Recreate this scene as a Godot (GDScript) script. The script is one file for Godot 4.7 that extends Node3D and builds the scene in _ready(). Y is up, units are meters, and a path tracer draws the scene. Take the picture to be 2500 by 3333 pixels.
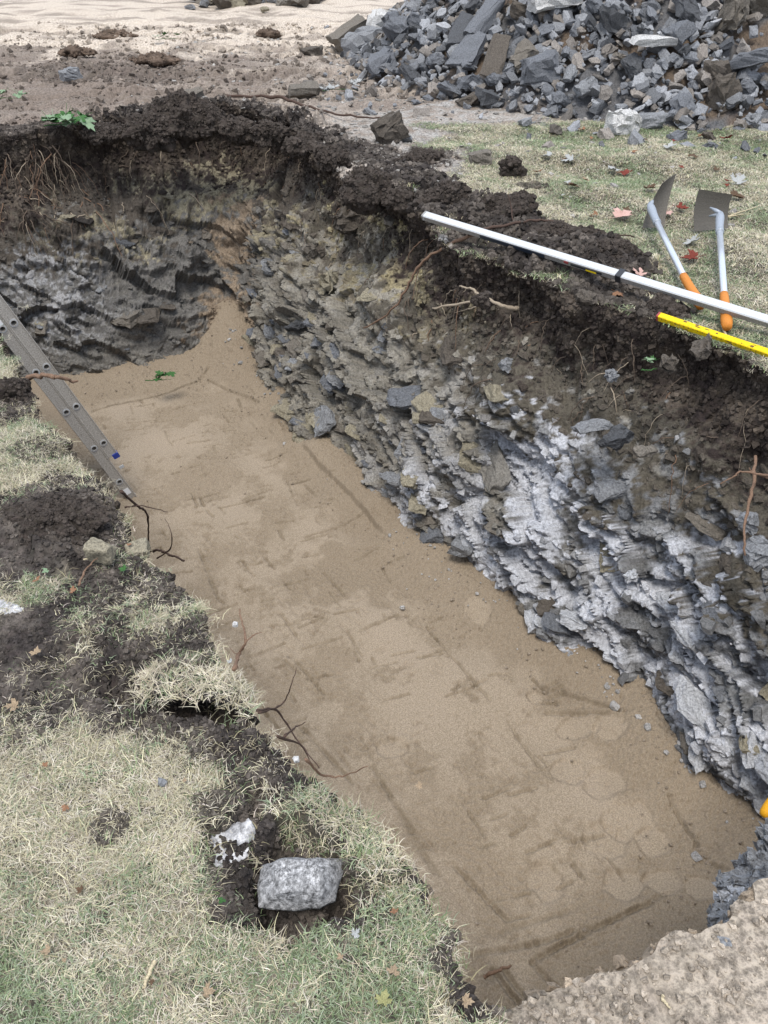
extends Node3D
# An excavated trench in a lawn: sand bed, shale rock face, topsoil rim, rubble pile, tools and ladder.
# Trench axes: u runs from the far end to the near end, v runs from the left bank to the right bank.

const DEPTH := 1.6
var rng := RandomNumberGenerator.new()
var taken := {}
var M := {}
var n_low: FastNoiseLite
var n_mid: FastNoiseLite
var n_fine: FastNoiseLite
var n_cell: FastNoiseLite
var n_cell2: FastNoiseLite
var n_cell3: FastNoiseLite
var n_lump: FastNoiseLite
var n_lump2: FastNoiseLite
var rim: PackedVector3Array      # sampled loop round the trench, at ground level
var foot: PackedVector3Array     # the same stations at the foot of the wall
var key_of: PackedInt32Array     # which key point each station follows
var outw: PackedVector2Array     # outward direction of each station
var rim_poly: PackedVector2Array
var ring_poly: PackedVector2Array
var heaps := []
var patches := []
var wall_pos := {}               # wall name -> grid positions, kept for scattering

# ---------- small helpers ----------
func uv(u: float, v: float, y := 0.0) -> Vector3:
	return Vector3(u * 0.467 + v * 0.884, y, u * 0.884 - v * 0.467)
func u_of(x: float, z: float) -> float:
	return x * 0.467 + z * 0.884
func v_of(x: float, z: float) -> float:
	return x * 0.884 - z * 0.467
func noise(kind, freq: float, oct: int, sd: int) -> FastNoiseLite:
	var n := FastNoiseLite.new()
	n.noise_type = kind
	n.frequency = freq
	n.seed = sd
	if oct > 1:
		n.fractal_type = FastNoiseLite.FRACTAL_FBM
		n.fractal_octaves = oct
	else:
		n.fractal_type = FastNoiseLite.FRACTAL_NONE
	return n
func numbered(called: String) -> String:
	if not taken.has(called):
		taken[called] = 0
		return called
	taken[called] += 1
	return "%s_%03d" % [called, taken[called]]
func tag(o: Node, label: String, category: String, group := "") -> Node:
	o.set_meta("label", label)
	o.set_meta("category", category)
	if group != "":
		o.set_meta("group", group)
	return o
func thing(called: String, label: String, category: String, at := Vector3.ZERO, group := "") -> Node3D:
	var o := Node3D.new()
	o.name = numbered(called)
	add_child(o, true)
	o.position = at
	tag(o, label, category, group)
	return o
func obj(called: String, mesh: Mesh, m: Material, parent: Node = null, at := Vector3.ZERO) -> MeshInstance3D:
	var o := MeshInstance3D.new()
	o.mesh = mesh
	if m != null:
		o.material_override = m
	o.name = numbered(called) if parent == null else called
	(self if parent == null else parent).add_child(o, true)
	o.position = at
	return o
func structure(o: Node) -> Node:
	o.set_meta("kind", "structure")
	return o
func rnd(a: float, b: float) -> float:
	return rng.randf_range(a, b)
func lin(r: float, g: float, b: float) -> Color:
	return Color(r, g, b)
func mix3(a: Color, b: Color, t: float) -> Color:
	return a.lerp(b, clampf(t, 0.0, 1.0))
func sm(a: float, b: float, x: float) -> float:
	var t := clampf((x - a) / (b - a), 0.0, 1.0)
	return t * t * (3.0 - 2.0 * t)

# ---------- materials ----------
func noise_tex(freq: float, oct: int, gain: float, sd: int, bright: float, contrast: float, size := 512, kind := FastNoiseLite.TYPE_SIMPLEX_SMOOTH) -> ImageTexture:
	var n := noise(kind, freq, oct, sd)
	n.fractal_gain = gain
	var im := n.get_seamless_image(size, size)
	im.convert(Image.FORMAT_RGB8)
	im.adjust_bcs(1.0, contrast, 1.0)
	im.adjust_bcs(bright * 2.0, 1.0, 1.0)
	im.generate_mipmaps()
	return ImageTexture.create_from_image(im)
func matter(col: Color, tex: Texture2D, relief: Texture2D, depth_cm: float, scale: float, rough := 0.95, vertex := false) -> StandardMaterial3D:
	var m := StandardMaterial3D.new()
	m.albedo_color = col.linear_to_srgb()
	m.vertex_color_use_as_albedo = vertex
	m.roughness = rough
	m.metallic_specular = 0.25
	m.uv1_triplanar = true
	m.uv1_world_triplanar = true
	m.uv1_scale = Vector3.ONE * scale
	if tex != null:
		m.albedo_texture = tex
	if relief != null:
		m.heightmap_enabled = true
		m.heightmap_texture = relief
		m.heightmap_scale = depth_cm
	return m
func plain(col: Color, rough := 0.8, metal := 0.0) -> StandardMaterial3D:
	var m := StandardMaterial3D.new()
	m.albedo_color = col.linear_to_srgb()
	m.roughness = rough
	m.metallic = metal
	return m
func make_materials() -> void:
	var grain := noise_tex(0.03, 6, 0.8, 11, 0.87, 0.5, 1024)
	var grain_soft := noise_tex(0.04, 5, 0.8, 15, 0.88, 0.32, 1024)
	var relief := noise_tex(0.06, 5, 0.75, 12, 0.5, 1.0, 1024)
	M.ground = matter(Color.WHITE, grain, relief, 0.5, 1.1, 0.97, true)
	M.wall = matter(Color.WHITE, grain, relief, 0.7, 1.4, 0.95, true)
	M.sand = matter(Color.WHITE, grain_soft, relief, 0.07, 2.6, 0.97, true)
	M.flake = matter(Color.WHITE, grain, relief, 0.5, 2.2, 0.9, true)
	M.crumb = matter(Color.WHITE, grain, relief, 0.5, 3.0, 0.98, true)
	var rocks := {"dust": lin(0.52, 0.52, 0.53), "grey": lin(0.27, 0.271, 0.275), "slate": lin(0.18, 0.184, 0.195), "dark": lin(0.105, 0.106, 0.11), "brown": lin(0.2, 0.175, 0.145), "tan": lin(0.33, 0.29, 0.21), "soil": lin(0.05, 0.043, 0.038), "pale": lin(0.62, 0.6, 0.57), "mud": lin(0.13, 0.11, 0.09), "clay_grey": lin(0.25, 0.23, 0.2)}
	for k in rocks:
		M["rock_" + k] = matter(rocks[k], grain, relief, 0.8, 2.0, 0.88)
		M["rock_" + k].set_meta("c", rocks[k])
	var lichen := noise_tex(0.045, 6, 0.85, 31, 0.66, 1.0, 512)
	M.stone_spotted = matter(lin(0.58, 0.565, 0.555), lichen, relief, 0.15, 2.6, 0.9)
	M.stone_chalk = matter(lin(0.58, 0.565, 0.56), noise_tex(0.03, 5, 0.8, 33, 0.8, 0.55, 512), relief, 0.25, 2.2, 0.92)
	M.root = matter(lin(0.24, 0.15, 0.1), grain, relief, 0.2, 6.0, 0.85)
	M.root_dark = matter(lin(0.1, 0.065, 0.05), grain, relief, 0.2, 6.0, 0.85)
	M.root_pale = matter(lin(0.42, 0.34, 0.25), grain, relief, 0.2, 6.0, 0.85)
	M.root_fine = matter(lin(0.16, 0.12, 0.09), grain, null, 0.0, 6.0, 0.9)
	M.straw = matter(lin(0.55, 0.46, 0.3), grain, null, 0.0, 6.0, 0.8)
	M.grass = plain(Color.WHITE, 0.75)
	M.grass.vertex_color_use_as_albedo = true
	M.grass.backlight_enabled = true
	M.grass.backlight = Color(0.35, 0.35, 0.3)
	M.grass.metallic_specular = 0.3
	var leafs := {"orange": lin(0.28, 0.15, 0.085), "red": lin(0.2, 0.045, 0.03), "brown": lin(0.12, 0.075, 0.045), "pink": lin(0.62, 0.4, 0.34), "silver": lin(0.42, 0.42, 0.4), "tan": lin(0.34, 0.25, 0.16), "green": lin(0.055, 0.14, 0.04), "pale_green": lin(0.24, 0.33, 0.2), "yellow": lin(0.3, 0.29, 0.13)}
	for k in leafs:
		M["leaf_" + k] = matter(leafs[k], grain, null, 0.0, 9.0, 0.7)
		M["leaf_" + k].backlight_enabled = true
		M["leaf_" + k].backlight = Color(0.25, 0.25, 0.25)
	M.alu = matter(lin(0.72, 0.73, 0.74), grain_soft, null, 0.0, 5.0, 0.38)
	M.alu.metallic = 0.85
	M.alu_rail = matter(lin(0.56, 0.52, 0.465), grain, null, 0.0, 4.0, 0.5)
	M.alu_rail.metallic = 0.15
	M.alu_dull = matter(lin(0.36, 0.34, 0.315), grain, null, 0.0, 4.0, 0.5)
	M.alu_dull.metallic = 0.25
	M.alu_white = matter(lin(0.56, 0.57, 0.575), grain_soft, null, 0.0, 5.0, 0.45)
	M.black = plain(lin(0.015, 0.016, 0.018), 0.5)
	M.navy = plain(lin(0.012, 0.018, 0.03), 0.45)
	M.blue = plain(lin(0.02, 0.04, 0.24), 0.5)
	M.white = plain(lin(0.75, 0.75, 0.75), 0.6)
	M.red_end = plain(lin(0.22, 0.03, 0.03), 0.6)
	M.yellow = matter(lin(0.85, 0.6, 0.012), noise_tex(0.03, 5, 0.7, 41, 0.88, 0.3, 512), null, 0.0, 5.0, 0.45)
	M.dirt_stain = plain(lin(0.11, 0.06, 0.02), 0.95)
	M.orange = matter(lin(0.6, 0.22, 0.04), grain_soft, null, 0.0, 6.0, 0.55)
	M.steel_grey = matter(lin(0.36, 0.39, 0.43), grain_soft, null, 0.0, 6.0, 0.5)
	M.steel_grey.metallic = 0.3
	M.shaft = matter(lin(0.66, 0.69, 0.73), grain_soft, null, 0.0, 6.0, 0.35)
	M.shaft.metallic = 0.6
	M.blade = matter(lin(0.15, 0.135, 0.115), grain, relief, 0.1, 5.0, 0.6)
	M.blade.metallic = 0.3

# ---------- mesh builders ----------
func grid_mesh(pos: PackedVector3Array, col: PackedColorArray, rows: int, cols: int, keep := PackedByteArray(), into: ArrayMesh = null, flip := false) -> ArrayMesh:
	var nor := PackedVector3Array()
	nor.resize(pos.size())
	var sgn := -1.0 if flip else 1.0
	for r in rows:
		var r0: int = maxi(r - 1, 0) * cols
		var r1: int = mini(r + 1, rows - 1) * cols
		var rc := r * cols
		for c in cols:
			var a: Vector3 = pos[rc + mini(c + 1, cols - 1)] - pos[rc + maxi(c - 1, 0)]
			var b: Vector3 = pos[r1 + c] - pos[r0 + c]
			nor[rc + c] = (b.cross(a) * sgn).normalized()
	var idx := PackedInt32Array()
	idx.resize((rows - 1) * (cols - 1) * 6)
	var k := 0
	var check := keep.size() > 0
	for r in rows - 1:
		for c in cols - 1:
			var i := r * cols + c
			if check and (keep[i] + keep[i + 1] + keep[i + cols] + keep[i + cols + 1] < 4):
				continue
			if flip:
				idx[k] = i; idx[k + 1] = i + cols; idx[k + 2] = i + 1
				idx[k + 3] = i + 1; idx[k + 4] = i + cols; idx[k + 5] = i + cols + 1
			else:
				idx[k] = i; idx[k + 1] = i + 1; idx[k + 2] = i + cols
				idx[k + 3] = i + 1; idx[k + 4] = i + cols + 1; idx[k + 5] = i + cols
			k += 6
	idx.resize(k)
	var arr := []
	arr.resize(Mesh.ARRAY_MAX)
	arr[Mesh.ARRAY_VERTEX] = pos
	arr[Mesh.ARRAY_NORMAL] = nor
	arr[Mesh.ARRAY_COLOR] = col
	arr[Mesh.ARRAY_INDEX] = idx
	var me := into if into != null else ArrayMesh.new()
	me.add_surface_from_arrays(Mesh.PRIMITIVE_TRIANGLES, arr)
	return me
func flat_mesh(tris: PackedVector3Array, outward_from := Vector3.INF) -> ArrayMesh:
	# tris: three corners each; wound so that the normal points away from outward_from when that is given
	var nor := PackedVector3Array()
	nor.resize(tris.size())
	for i in range(0, tris.size(), 3):
		var n := (tris[i + 2] - tris[i]).cross(tris[i + 1] - tris[i]).normalized()
		if outward_from != Vector3.INF and n.dot((tris[i] + tris[i + 1] + tris[i + 2]) / 3.0 - outward_from) < 0.0:
			var t := tris[i + 1]
			tris[i + 1] = tris[i + 2]
			tris[i + 2] = t
			n = -n
		nor[i] = n
		nor[i + 1] = n
		nor[i + 2] = n
	var arr := []
	arr.resize(Mesh.ARRAY_MAX)
	arr[Mesh.ARRAY_VERTEX] = tris
	arr[Mesh.ARRAY_NORMAL] = nor
	var cols := PackedColorArray()
	cols.resize(tris.size())
	cols.fill(Color.WHITE)
	arr[Mesh.ARRAY_COLOR] = cols
	var me := ArrayMesh.new()
	me.add_surface_from_arrays(Mesh.PRIMITIVE_TRIANGLES, arr)
	return me
func rock_tris(dims: Vector3, cuts: int, boxy: float) -> PackedVector3Array:
	# a convex broken stone: six slanted sides cut by random planes
	var planes: Array[Plane] = []
	for ax in 3:
		for s in [-1.0, 1.0]:
			var n := Vector3.ZERO
			n[ax] = s
			n += Vector3(rnd(-1, 1), rnd(-1, 1), rnd(-1, 1)) * (0.28 * (1.0 - boxy))
			planes.append(Plane(n.normalized(), rnd(0.42, 0.5)))
	for i in cuts:
		var n := Vector3(rnd(-1, 1), rnd(-1, 1), rnd(-1, 1)).normalized()
		planes.append(Plane(n, rnd(0.42, 0.6)))
	return cut_tris(planes, dims)
func cut_tris(planes: Array[Plane], dims: Vector3) -> PackedVector3Array:
	var pts := Geometry3D.compute_convex_mesh_points(planes)
	var out := PackedVector3Array()
	for p in planes:
		var on: Array[Vector3] = []
		for q in pts:
			if absf(p.distance_to(q)) < 0.0015:
				var dup := false
				for o in on:
					if o.distance_squared_to(q) < 1e-6:
						dup = true
				if not dup:
					on.append(q)
		if on.size() < 3:
			continue
		var c := Vector3.ZERO
		for q in on:
			c += q
		c /= on.size()
		var ex := (on[0] - c).normalized()
		var ey := p.normal.cross(ex)
		on.sort_custom(func(a, b): return atan2((a - c).dot(ey), (a - c).dot(ex)) < atan2((b - c).dot(ey), (b - c).dot(ex)))
		for i in range(1, on.size() - 1):
			out.append_array([on[0] * dims, on[i] * dims, on[i + 1] * dims])
	return out
func roughen(tris: PackedVector3Array, levels: int, amp: float, freq: float, sd: int) -> PackedVector3Array:
	var t := tris
	for l in levels:
		var o := PackedVector3Array()
		for i in range(0, t.size(), 3):
			var a := t[i]
			var b := t[i + 1]
			var c := t[i + 2]
			var ab := (a + b) * 0.5
			var bc := (b + c) * 0.5
			var ca := (c + a) * 0.5
			o.append_array([a, ab, ca, ab, b, bc, ca, bc, c, ab, bc, ca])
		t = o
	var n := noise(FastNoiseLite.TYPE_SIMPLEX, freq, 3, sd)
	for i in t.size():
		var p := t[i]
		t[i] = p + Vector3(n.get_noise_3dv(p), n.get_noise_3dv(p + Vector3(31, 7, 3)), n.get_noise_3dv(p + Vector3(3, 57, 19))) * amp
	return t
func rock(dims: Vector3, cuts := 6, boxy := 0.3, levels := 0, amp := 0.0, freq := 8.0) -> ArrayMesh:
	var t := rock_tris(dims, cuts, boxy)
	if levels > 0:
		t = roughen(t, levels, amp, freq, rng.randi() % 1000)
	return flat_mesh(t, Vector3.ZERO)
func tube_tris(path: PackedVector3Array, radii: PackedFloat32Array, sides: int) -> PackedVector3Array:
	var out := PackedVector3Array()
	var rings := []
	var up := Vector3.UP
	for i in path.size():
		var d: Vector3 = (path[mini(i + 1, path.size() - 1)] - path[maxi(i - 1, 0)]).normalized()
		if absf(d.dot(up)) > 0.95:
			up = Vector3.RIGHT
		var x := up.cross(d).normalized()
		var y := d.cross(x)
		up = y
		var ring := PackedVector3Array()
		for s in sides:
			var a := TAU * s / sides
			ring.append(path[i] + (x * cos(a) + y * sin(a)) * radii[i])
		rings.append(ring)
	for i in path.size() - 1:
		for s in sides:
			var s2 := (s + 1) % sides
			out.append_array([rings[i][s], rings[i + 1][s], rings[i][s2], rings[i][s2], rings[i + 1][s], rings[i + 1][s2]])
	for e in [0, path.size() - 1]:
		for s in range(1, sides - 1):
			if e == 0:
				out.append_array([rings[e][0], rings[e][s], rings[e][s + 1]])
			else:
				out.append_array([rings[e][0], rings[e][s + 1], rings[e][s]])
	return out
func smooth_mesh(tris: PackedVector3Array) -> ArrayMesh:
	var st := SurfaceTool.new()
	st.begin(Mesh.PRIMITIVE_TRIANGLES)
	st.set_smooth_group(1)
	for p in tris:
		st.add_vertex(p)
	st.index()
	st.generate_normals()
	return st.commit()
func even_r(n: int, a: float, b: float) -> PackedFloat32Array:
	var r := PackedFloat32Array()
	for i in n:
		r.append(lerpf(a, b, float(i) / maxf(1.0, n - 1)))
	return r
func wiggle(keys: Array, per: int, amp: float) -> PackedVector3Array:
	# a knotty curve through the key points
	var out := PackedVector3Array()
	for i in keys.size() - 1:
		var a: Vector3 = keys[maxi(i - 1, 0)]
		var b: Vector3 = keys[i]
		var c: Vector3 = keys[i + 1]
		var d: Vector3 = keys[mini(i + 2, keys.size() - 1)]
		for k in per:
			var p := b.cubic_interpolate(c, a, d, float(k) / per)
			if k > 0 or i > 0:
				p += Vector3(rnd(-1, 1), rnd(-1, 1), rnd(-1, 1)) * amp
			out.append(p)
	out.append(keys[-1])
	return out
func bar_tris(a: Vector3, b: Vector3, side: Vector3, w: float, up: Vector3, h: float, bev := 0.0) -> PackedVector3Array:
	# a straight bar with bevelled long edges; side and up are unit vectors across it
	var prof: Array[Vector2] = []
	var hw := w / 2.0
	var hh := h / 2.0
	if bev > 0.0:
		prof = [Vector2(-hw + bev, -hh), Vector2(hw - bev, -hh), Vector2(hw, -hh + bev), Vector2(hw, hh - bev), Vector2(hw - bev, hh), Vector2(-hw + bev, hh), Vector2(-hw, hh - bev), Vector2(-hw, -hh + bev)]
	else:
		prof = [Vector2(-hw, -hh), Vector2(hw, -hh), Vector2(hw, hh), Vector2(-hw, hh)]
	var out := PackedVector3Array()
	var n := prof.size()
	for i in n:
		var p := side * prof[i].x + up * prof[i].y
		var q := side * prof[(i + 1) % n].x + up * prof[(i + 1) % n].y
		out.append_array([a + p, b + p, a + q, a + q, b + p, b + q])
	for i in range(1, n - 1):
		var p0 := side * prof[0].x + up * prof[0].y
		var p1 := side * prof[i].x + up * prof[i].y
		var p2 := side * prof[i + 1].x + up * prof[i + 1].y
		out.append_array([a + p0, a + p1, a + p2, b + p0, b + p2, b + p1])
	return out
func bar(a: Vector3, b: Vector3, side: Vector3, w: float, up: Vector3, h: float, bev := 0.0) -> ArrayMesh:
	return flat_mesh(bar_tris(a, b, side, w, up, h, bev), (a + b) / 2.0)
func centred(o: Node3D, pts_centre: Vector3) -> void:
	o.position = pts_centre

# ---------- the loop round the trench ----------
func make_loop() -> void:
	# [rim u, rim v, foot u, foot v], near left corner first, along the left bank, the far end, the right face, the near end
	var k := [
		[-0.44, 0.44, -0.47, 0.50], [-0.54, 0.44, -0.55, 0.52], [-0.63, 0.44, -0.63, 0.52], [-0.77, 0.425, -0.77, 0.5], [-0.90, 0.40, -0.9, 0.47],
		[-0.98, 0.35, -0.98, 0.43], [-1.08, 0.32, -1.1, 0.40], [-1.23, 0.30, -1.23, 0.37], [-1.43, 0.28, -1.43, 0.35], [-1.65, 0.27, -1.65, 0.33],
		[-1.89, 0.22, -1.89, 0.29], [-2.08, 0.19, -2.08, 0.28], [-2.4, 0.16, -2.4, 0.26], [-2.76, 0.09, -2.76, 0.22], [-3.1, 0.04, -3.1, 0.18],
		[-3.68, 0.02, -3.65, 0.12], [-4.6, -0.1, -4.5, 0.02], [-5.5, -0.35, -5.35, -0.2], [-6.3, -0.7, -6.0, -0.5], [-7.0, -0.72, -6.45, -0.55], [-7.35, -0.3, -6.55, -0.2],
		[-7.38, 0.2, -6.36, 0.2], [-7.36, 0.8, -6.28, 0.6], [-7.4, 1.4, -6.2, 1.0], [-7.45, 1.9, -6.22, 1.42], [-7.38, 2.3, -6.3, 1.74],
		[-7.0, 2.52, -6.15, 1.86], [-6.27, 2.54, -5.7, 1.83], [-5.74, 2.53, -5.2, 1.77], [-5.02, 2.55, -4.71, 1.76], [-4.47, 2.53, -4.18, 1.84],
		[-3.93, 2.47, -3.6, 1.91], [-3.43, 2.51, -3.2, 1.92], [-2.98, 2.62, -2.88, 2.0], [-2.52, 2.73, -2.4, 2.05], [-2.2, 2.78, -2.1, 2.14],
		[-1.91, 2.82, -1.85, 2.28], [-1.51, 2.85, -1.5, 2.22], [-1.2, 2.87, -1.2, 2.24], [-0.9, 2.87, -0.95, 2.28], [-0.55, 2.75, -0.75, 2.22],
		[-0.35, 2.45, -0.7, 2.03], [-0.33, 1.9, -0.66, 1.8], [-0.35, 1.5, -0.55, 1.45], [-0.37, 1.11, -0.46, 1.1], [-0.355, 0.9, -0.42, 0.9], [-0.36, 0.75, -0.4, 0.75], [-0.385, 0.6, -0.42, 0.62], [-0.425, 0.5, -0.45, 0.55]]
	var n := k.size()
	rim = PackedVector3Array()
	foot = PackedVector3Array()
	for i in n:
		var q := []
		for o in [-1, 0, 1, 2]:
			q.append(k[(i + o + n) % n])
		var len := Vector2(q[1][0], q[1][1]).distance_to(Vector2(q[2][0], q[2][1]))
		len = maxf(len, Vector2(q[1][2], q[1][3]).distance_to(Vector2(q[2][2], q[2][3])))
		var steps: int = maxi(2, int(len / 0.0125))
		for s in steps:
			var t := float(s) / steps
			var w := []
			for c in 4:
				w.append(cubic_interpolate(q[1][c], q[2][c], q[0][c], q[3][c], t))
			key_of.append(i)
			rim.append(uv(w[0], w[1]))
			foot.append(uv(w[2], w[3], -DEPTH - 0.14))
	var m := rim.size()
	outw.resize(m)
	# ragged rim
	var raw := rim.duplicate()
	for i in m:
		var d: Vector3 = raw[(i + 4) % m] - raw[(i - 4 + m) % m]
		var o := Vector2(d.z, -d.x).normalized()
		var p: Vector3 = raw[i]
		if v_of(o.x, o.y) * (v_of(p.x, p.z) - 1.3) * 2.0 + u_of(o.x, o.y) * (u_of(p.x, p.z) + 3.8) * 0.35 < 0.0:
			o = -o
		outw[i] = o
		var near_end: bool = u_of(p.x, p.z) > -0.45 and v_of(p.x, p.z) > 0.5
		var j := n_mid.get_noise_2d(p.x * 3.0, p.z * 3.0) * 0.05 + n_mid.get_noise_2d(p.x * 11.0, p.z * 11.0) * (0.022 if near_end else 0.03)
		rim[i] = p + Vector3(o.x, 0, o.y) * j
	# smoothed outward directions keep the strips from crossing
	for pass_n in 3:
		var o2 := outw.duplicate()
		for i in m:
			var s := Vector2.ZERO
			for q in range(-6, 7):
				s += o2[(i + q + m) % m]
			outw[i] = s.normalized()
	for i in m:
		rim_poly.append(Vector2(rim[i].x, rim[i].z))
		ring_poly.append(Vector2(rim[i].x, rim[i].z) + outw[i] * 0.26)

# ---------- ground shape ----------
func heap_at(p: Vector2, r: float, h: float, edge := 0.45, stretch := Vector2.ZERO) -> void:
	heaps.append([p, r, h, edge, stretch])
func in_box(x: float, z: float) -> bool:
	return x > -9.0 and x < 9.0 and z > -18.0 and z < 1.5
func gh(x: float, z: float) -> float:
	if not in_box(x, z):
		return 0.0
	var h := n_low.get_noise_2d(x, z) * 0.045 + n_mid.get_noise_2d(x * 2.0, z * 2.0) * 0.016
	for q in heaps:
		var dx: float = x - q[0].x
		var dz: float = z - q[0].y
		var r: float = q[1]
		if absf(dx) > r * 2.2 or absf(dz) > r * 2.2:
			continue
		var st: Vector2 = q[4]
		var d := sqrt(dx * dx + dz * dz)
		if st != Vector2.ZERO:
			var along := dx * st.x + dz * st.y
			var l2 := st.length_squared()
			var across2 := dx * dx + dz * dz - along * along / l2
			d = sqrt(maxf(0.0, across2) + along * along / l2 / l2)
		d = d / r + n_mid.get_noise_2d(x * 5.0 + 40.0, z * 5.0) * 0.45 + n_mid.get_noise_2d(x * 17.0 + 40.0, z * 17.0) * 0.16
		var f := sm(1.0, 1.0 - q[3], d)
		if f > 0.0:
			h += q[2] * f * (1.0 + 0.25 * n_lump.get_noise_2d(x, z)) + f * absf(q[2]) * 0.22 * n_lump2.get_noise_2d(x, z)
	var u := u_of(x, z)
	if u < -7.2 and z > -15.0 and x < 1.5:
		# wheel and track marks in the bare dirt
		var b := sm(-7.2, -7.8, u)
		h += b * (0.03 * n_low.get_noise_2d(x * 1.3 + 9.0, z * 4.0) + 0.02 * n_mid.get_noise_2d(x * 7.0, z * 9.0) + 0.012 * n_lump.get_noise_2d(x * 1.4, z * 1.4))
		for tr in [[-9.5, 0.0, 0.3], [-11.0, 0.12, 0.25], [-8.6, -0.06, 0.24], [-12.6, 0.05, 0.25]]:
			var zz: float = z - (tr[0] + tr[1] * x)
			if absf(zz) < tr[2] * 1.4:
				var inside := sm(1.4, 1.0, absf(zz) / tr[2])
				h -= b * inside * (0.02 + 0.045 * sm(-0.25, 0.25, sin((x + zz * 0.7) * TAU / 0.2)))
				h += b * 0.03 * sm(0.3, 0.0, absf(absf(zz) / tr[2] - 1.15))
	return h
func soil_mask(x: float, z: float) -> float:
	var s := 0.0
	for q in patches:
		var dx: float = x - q[0].x
		var dz: float = z - q[0].y
		if absf(dx) > q[1] * 1.8 or absf(dz) > q[1] * 1.8:
			continue
		var d: float = sqrt(dx * dx + dz * dz) / q[1] + n_mid.get_noise_2d(x * 4.0, z * 4.0 + 70.0) * 0.55 + n_mid.get_noise_2d(x * 14.0, z * 14.0 + 70.0) * 0.3
		s = maxf(s, sm(1.05, 0.85, d) * q[2])
	return s
func lawn_mask(x: float, z: float) -> float:
	# 1 where turf grows
	var u := u_of(x, z)
	var v := v_of(x, z)
	var w := n_mid.get_noise_2d(x * 1.5, z * 1.5 + 30.0) * 0.35
	if v < 1.3:
		var m := sm(-6.2, -5.6, u + w)
		if u > -0.6:
			m *= 1.0 - sm(0.43, 0.46, v + w * 0.1) * sm(-0.5, -0.44, u)
		return m
	if u > -0.6:
		return 1.0 - sm(-0.62, -0.5, u + w * 0.4) * sm(3.6, 3.3, v)
	# right hand lawn: bounded by the dirt to the left and the rubble beyond
	var left := x - (0.2 + (-z - 5.2) * 0.10)
	return sm(-0.15, 0.25, left + w * 1.2) * sm(-7.6, -7.2, z + w * 0.6)
func ground_col(x: float, z: float, lawn: float, soil: float) -> Color:
	var a := n_mid.get_noise_2d(x * 0.8 + 5.0, z * 0.8)
	var b := n_mid.get_noise_2d(x * 6.0 + 15.0, z * 6.0)
	var dirt := mix3(lin(0.24, 0.195, 0.158), lin(0.38, 0.318, 0.262), 0.5 + a + b * 0.8)
	var u := u_of(x, z)
	var v := v_of(x, z)
	if in_box(x, z):
		if u < -7.0:
			# brown trampled dirt, then paler sand farther off
			var sand := sm(-10.4, -11.4, z + a * 1.6 - x * 0.08 + b * 0.5)
			var brown := lin(0.21, 0.168, 0.137)
			var dk := sm(0.0, 0.35, n_mid.get_noise_2d(x * 0.7 + 60.0, z * 2.4))
			dirt = mix3(dirt, brown, 0.75 * sm(-1.0, -2.2, x + (z + 9.0) * 0.2 + a) + dk * 0.4)
			dirt = mix3(dirt, lin(0.62, 0.525, 0.425), sand * (0.9 - 0.6 * dk))
		elif u > -0.65 and v > 0.4:
			dirt = mix3(lin(0.37, 0.31, 0.245), lin(0.235, 0.195, 0.152), 0.35 + a * 0.9 + b * 0.8)
		else:
			# grey stone chips trodden into the dirt between the trench and the rubble
			dirt = mix3(dirt, lin(0.38, 0.355, 0.325), sm(-0.9, 0.2, x) * (0.45 + b * 1.2))
	else:
		dirt = lin(0.6, 0.48, 0.36)
	var thatch := mix3(lin(0.2, 0.17, 0.13), lin(0.08, 0.074, 0.055), 0.5 + a * 1.0 + b * 1.4)
	var c := mix3(dirt, thatch, lawn)
	return mix3(c, mix3(lin(0.05, 0.042, 0.037), lin(0.125, 0.105, 0.088), 0.35 + b * 1.3), soil)
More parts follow.
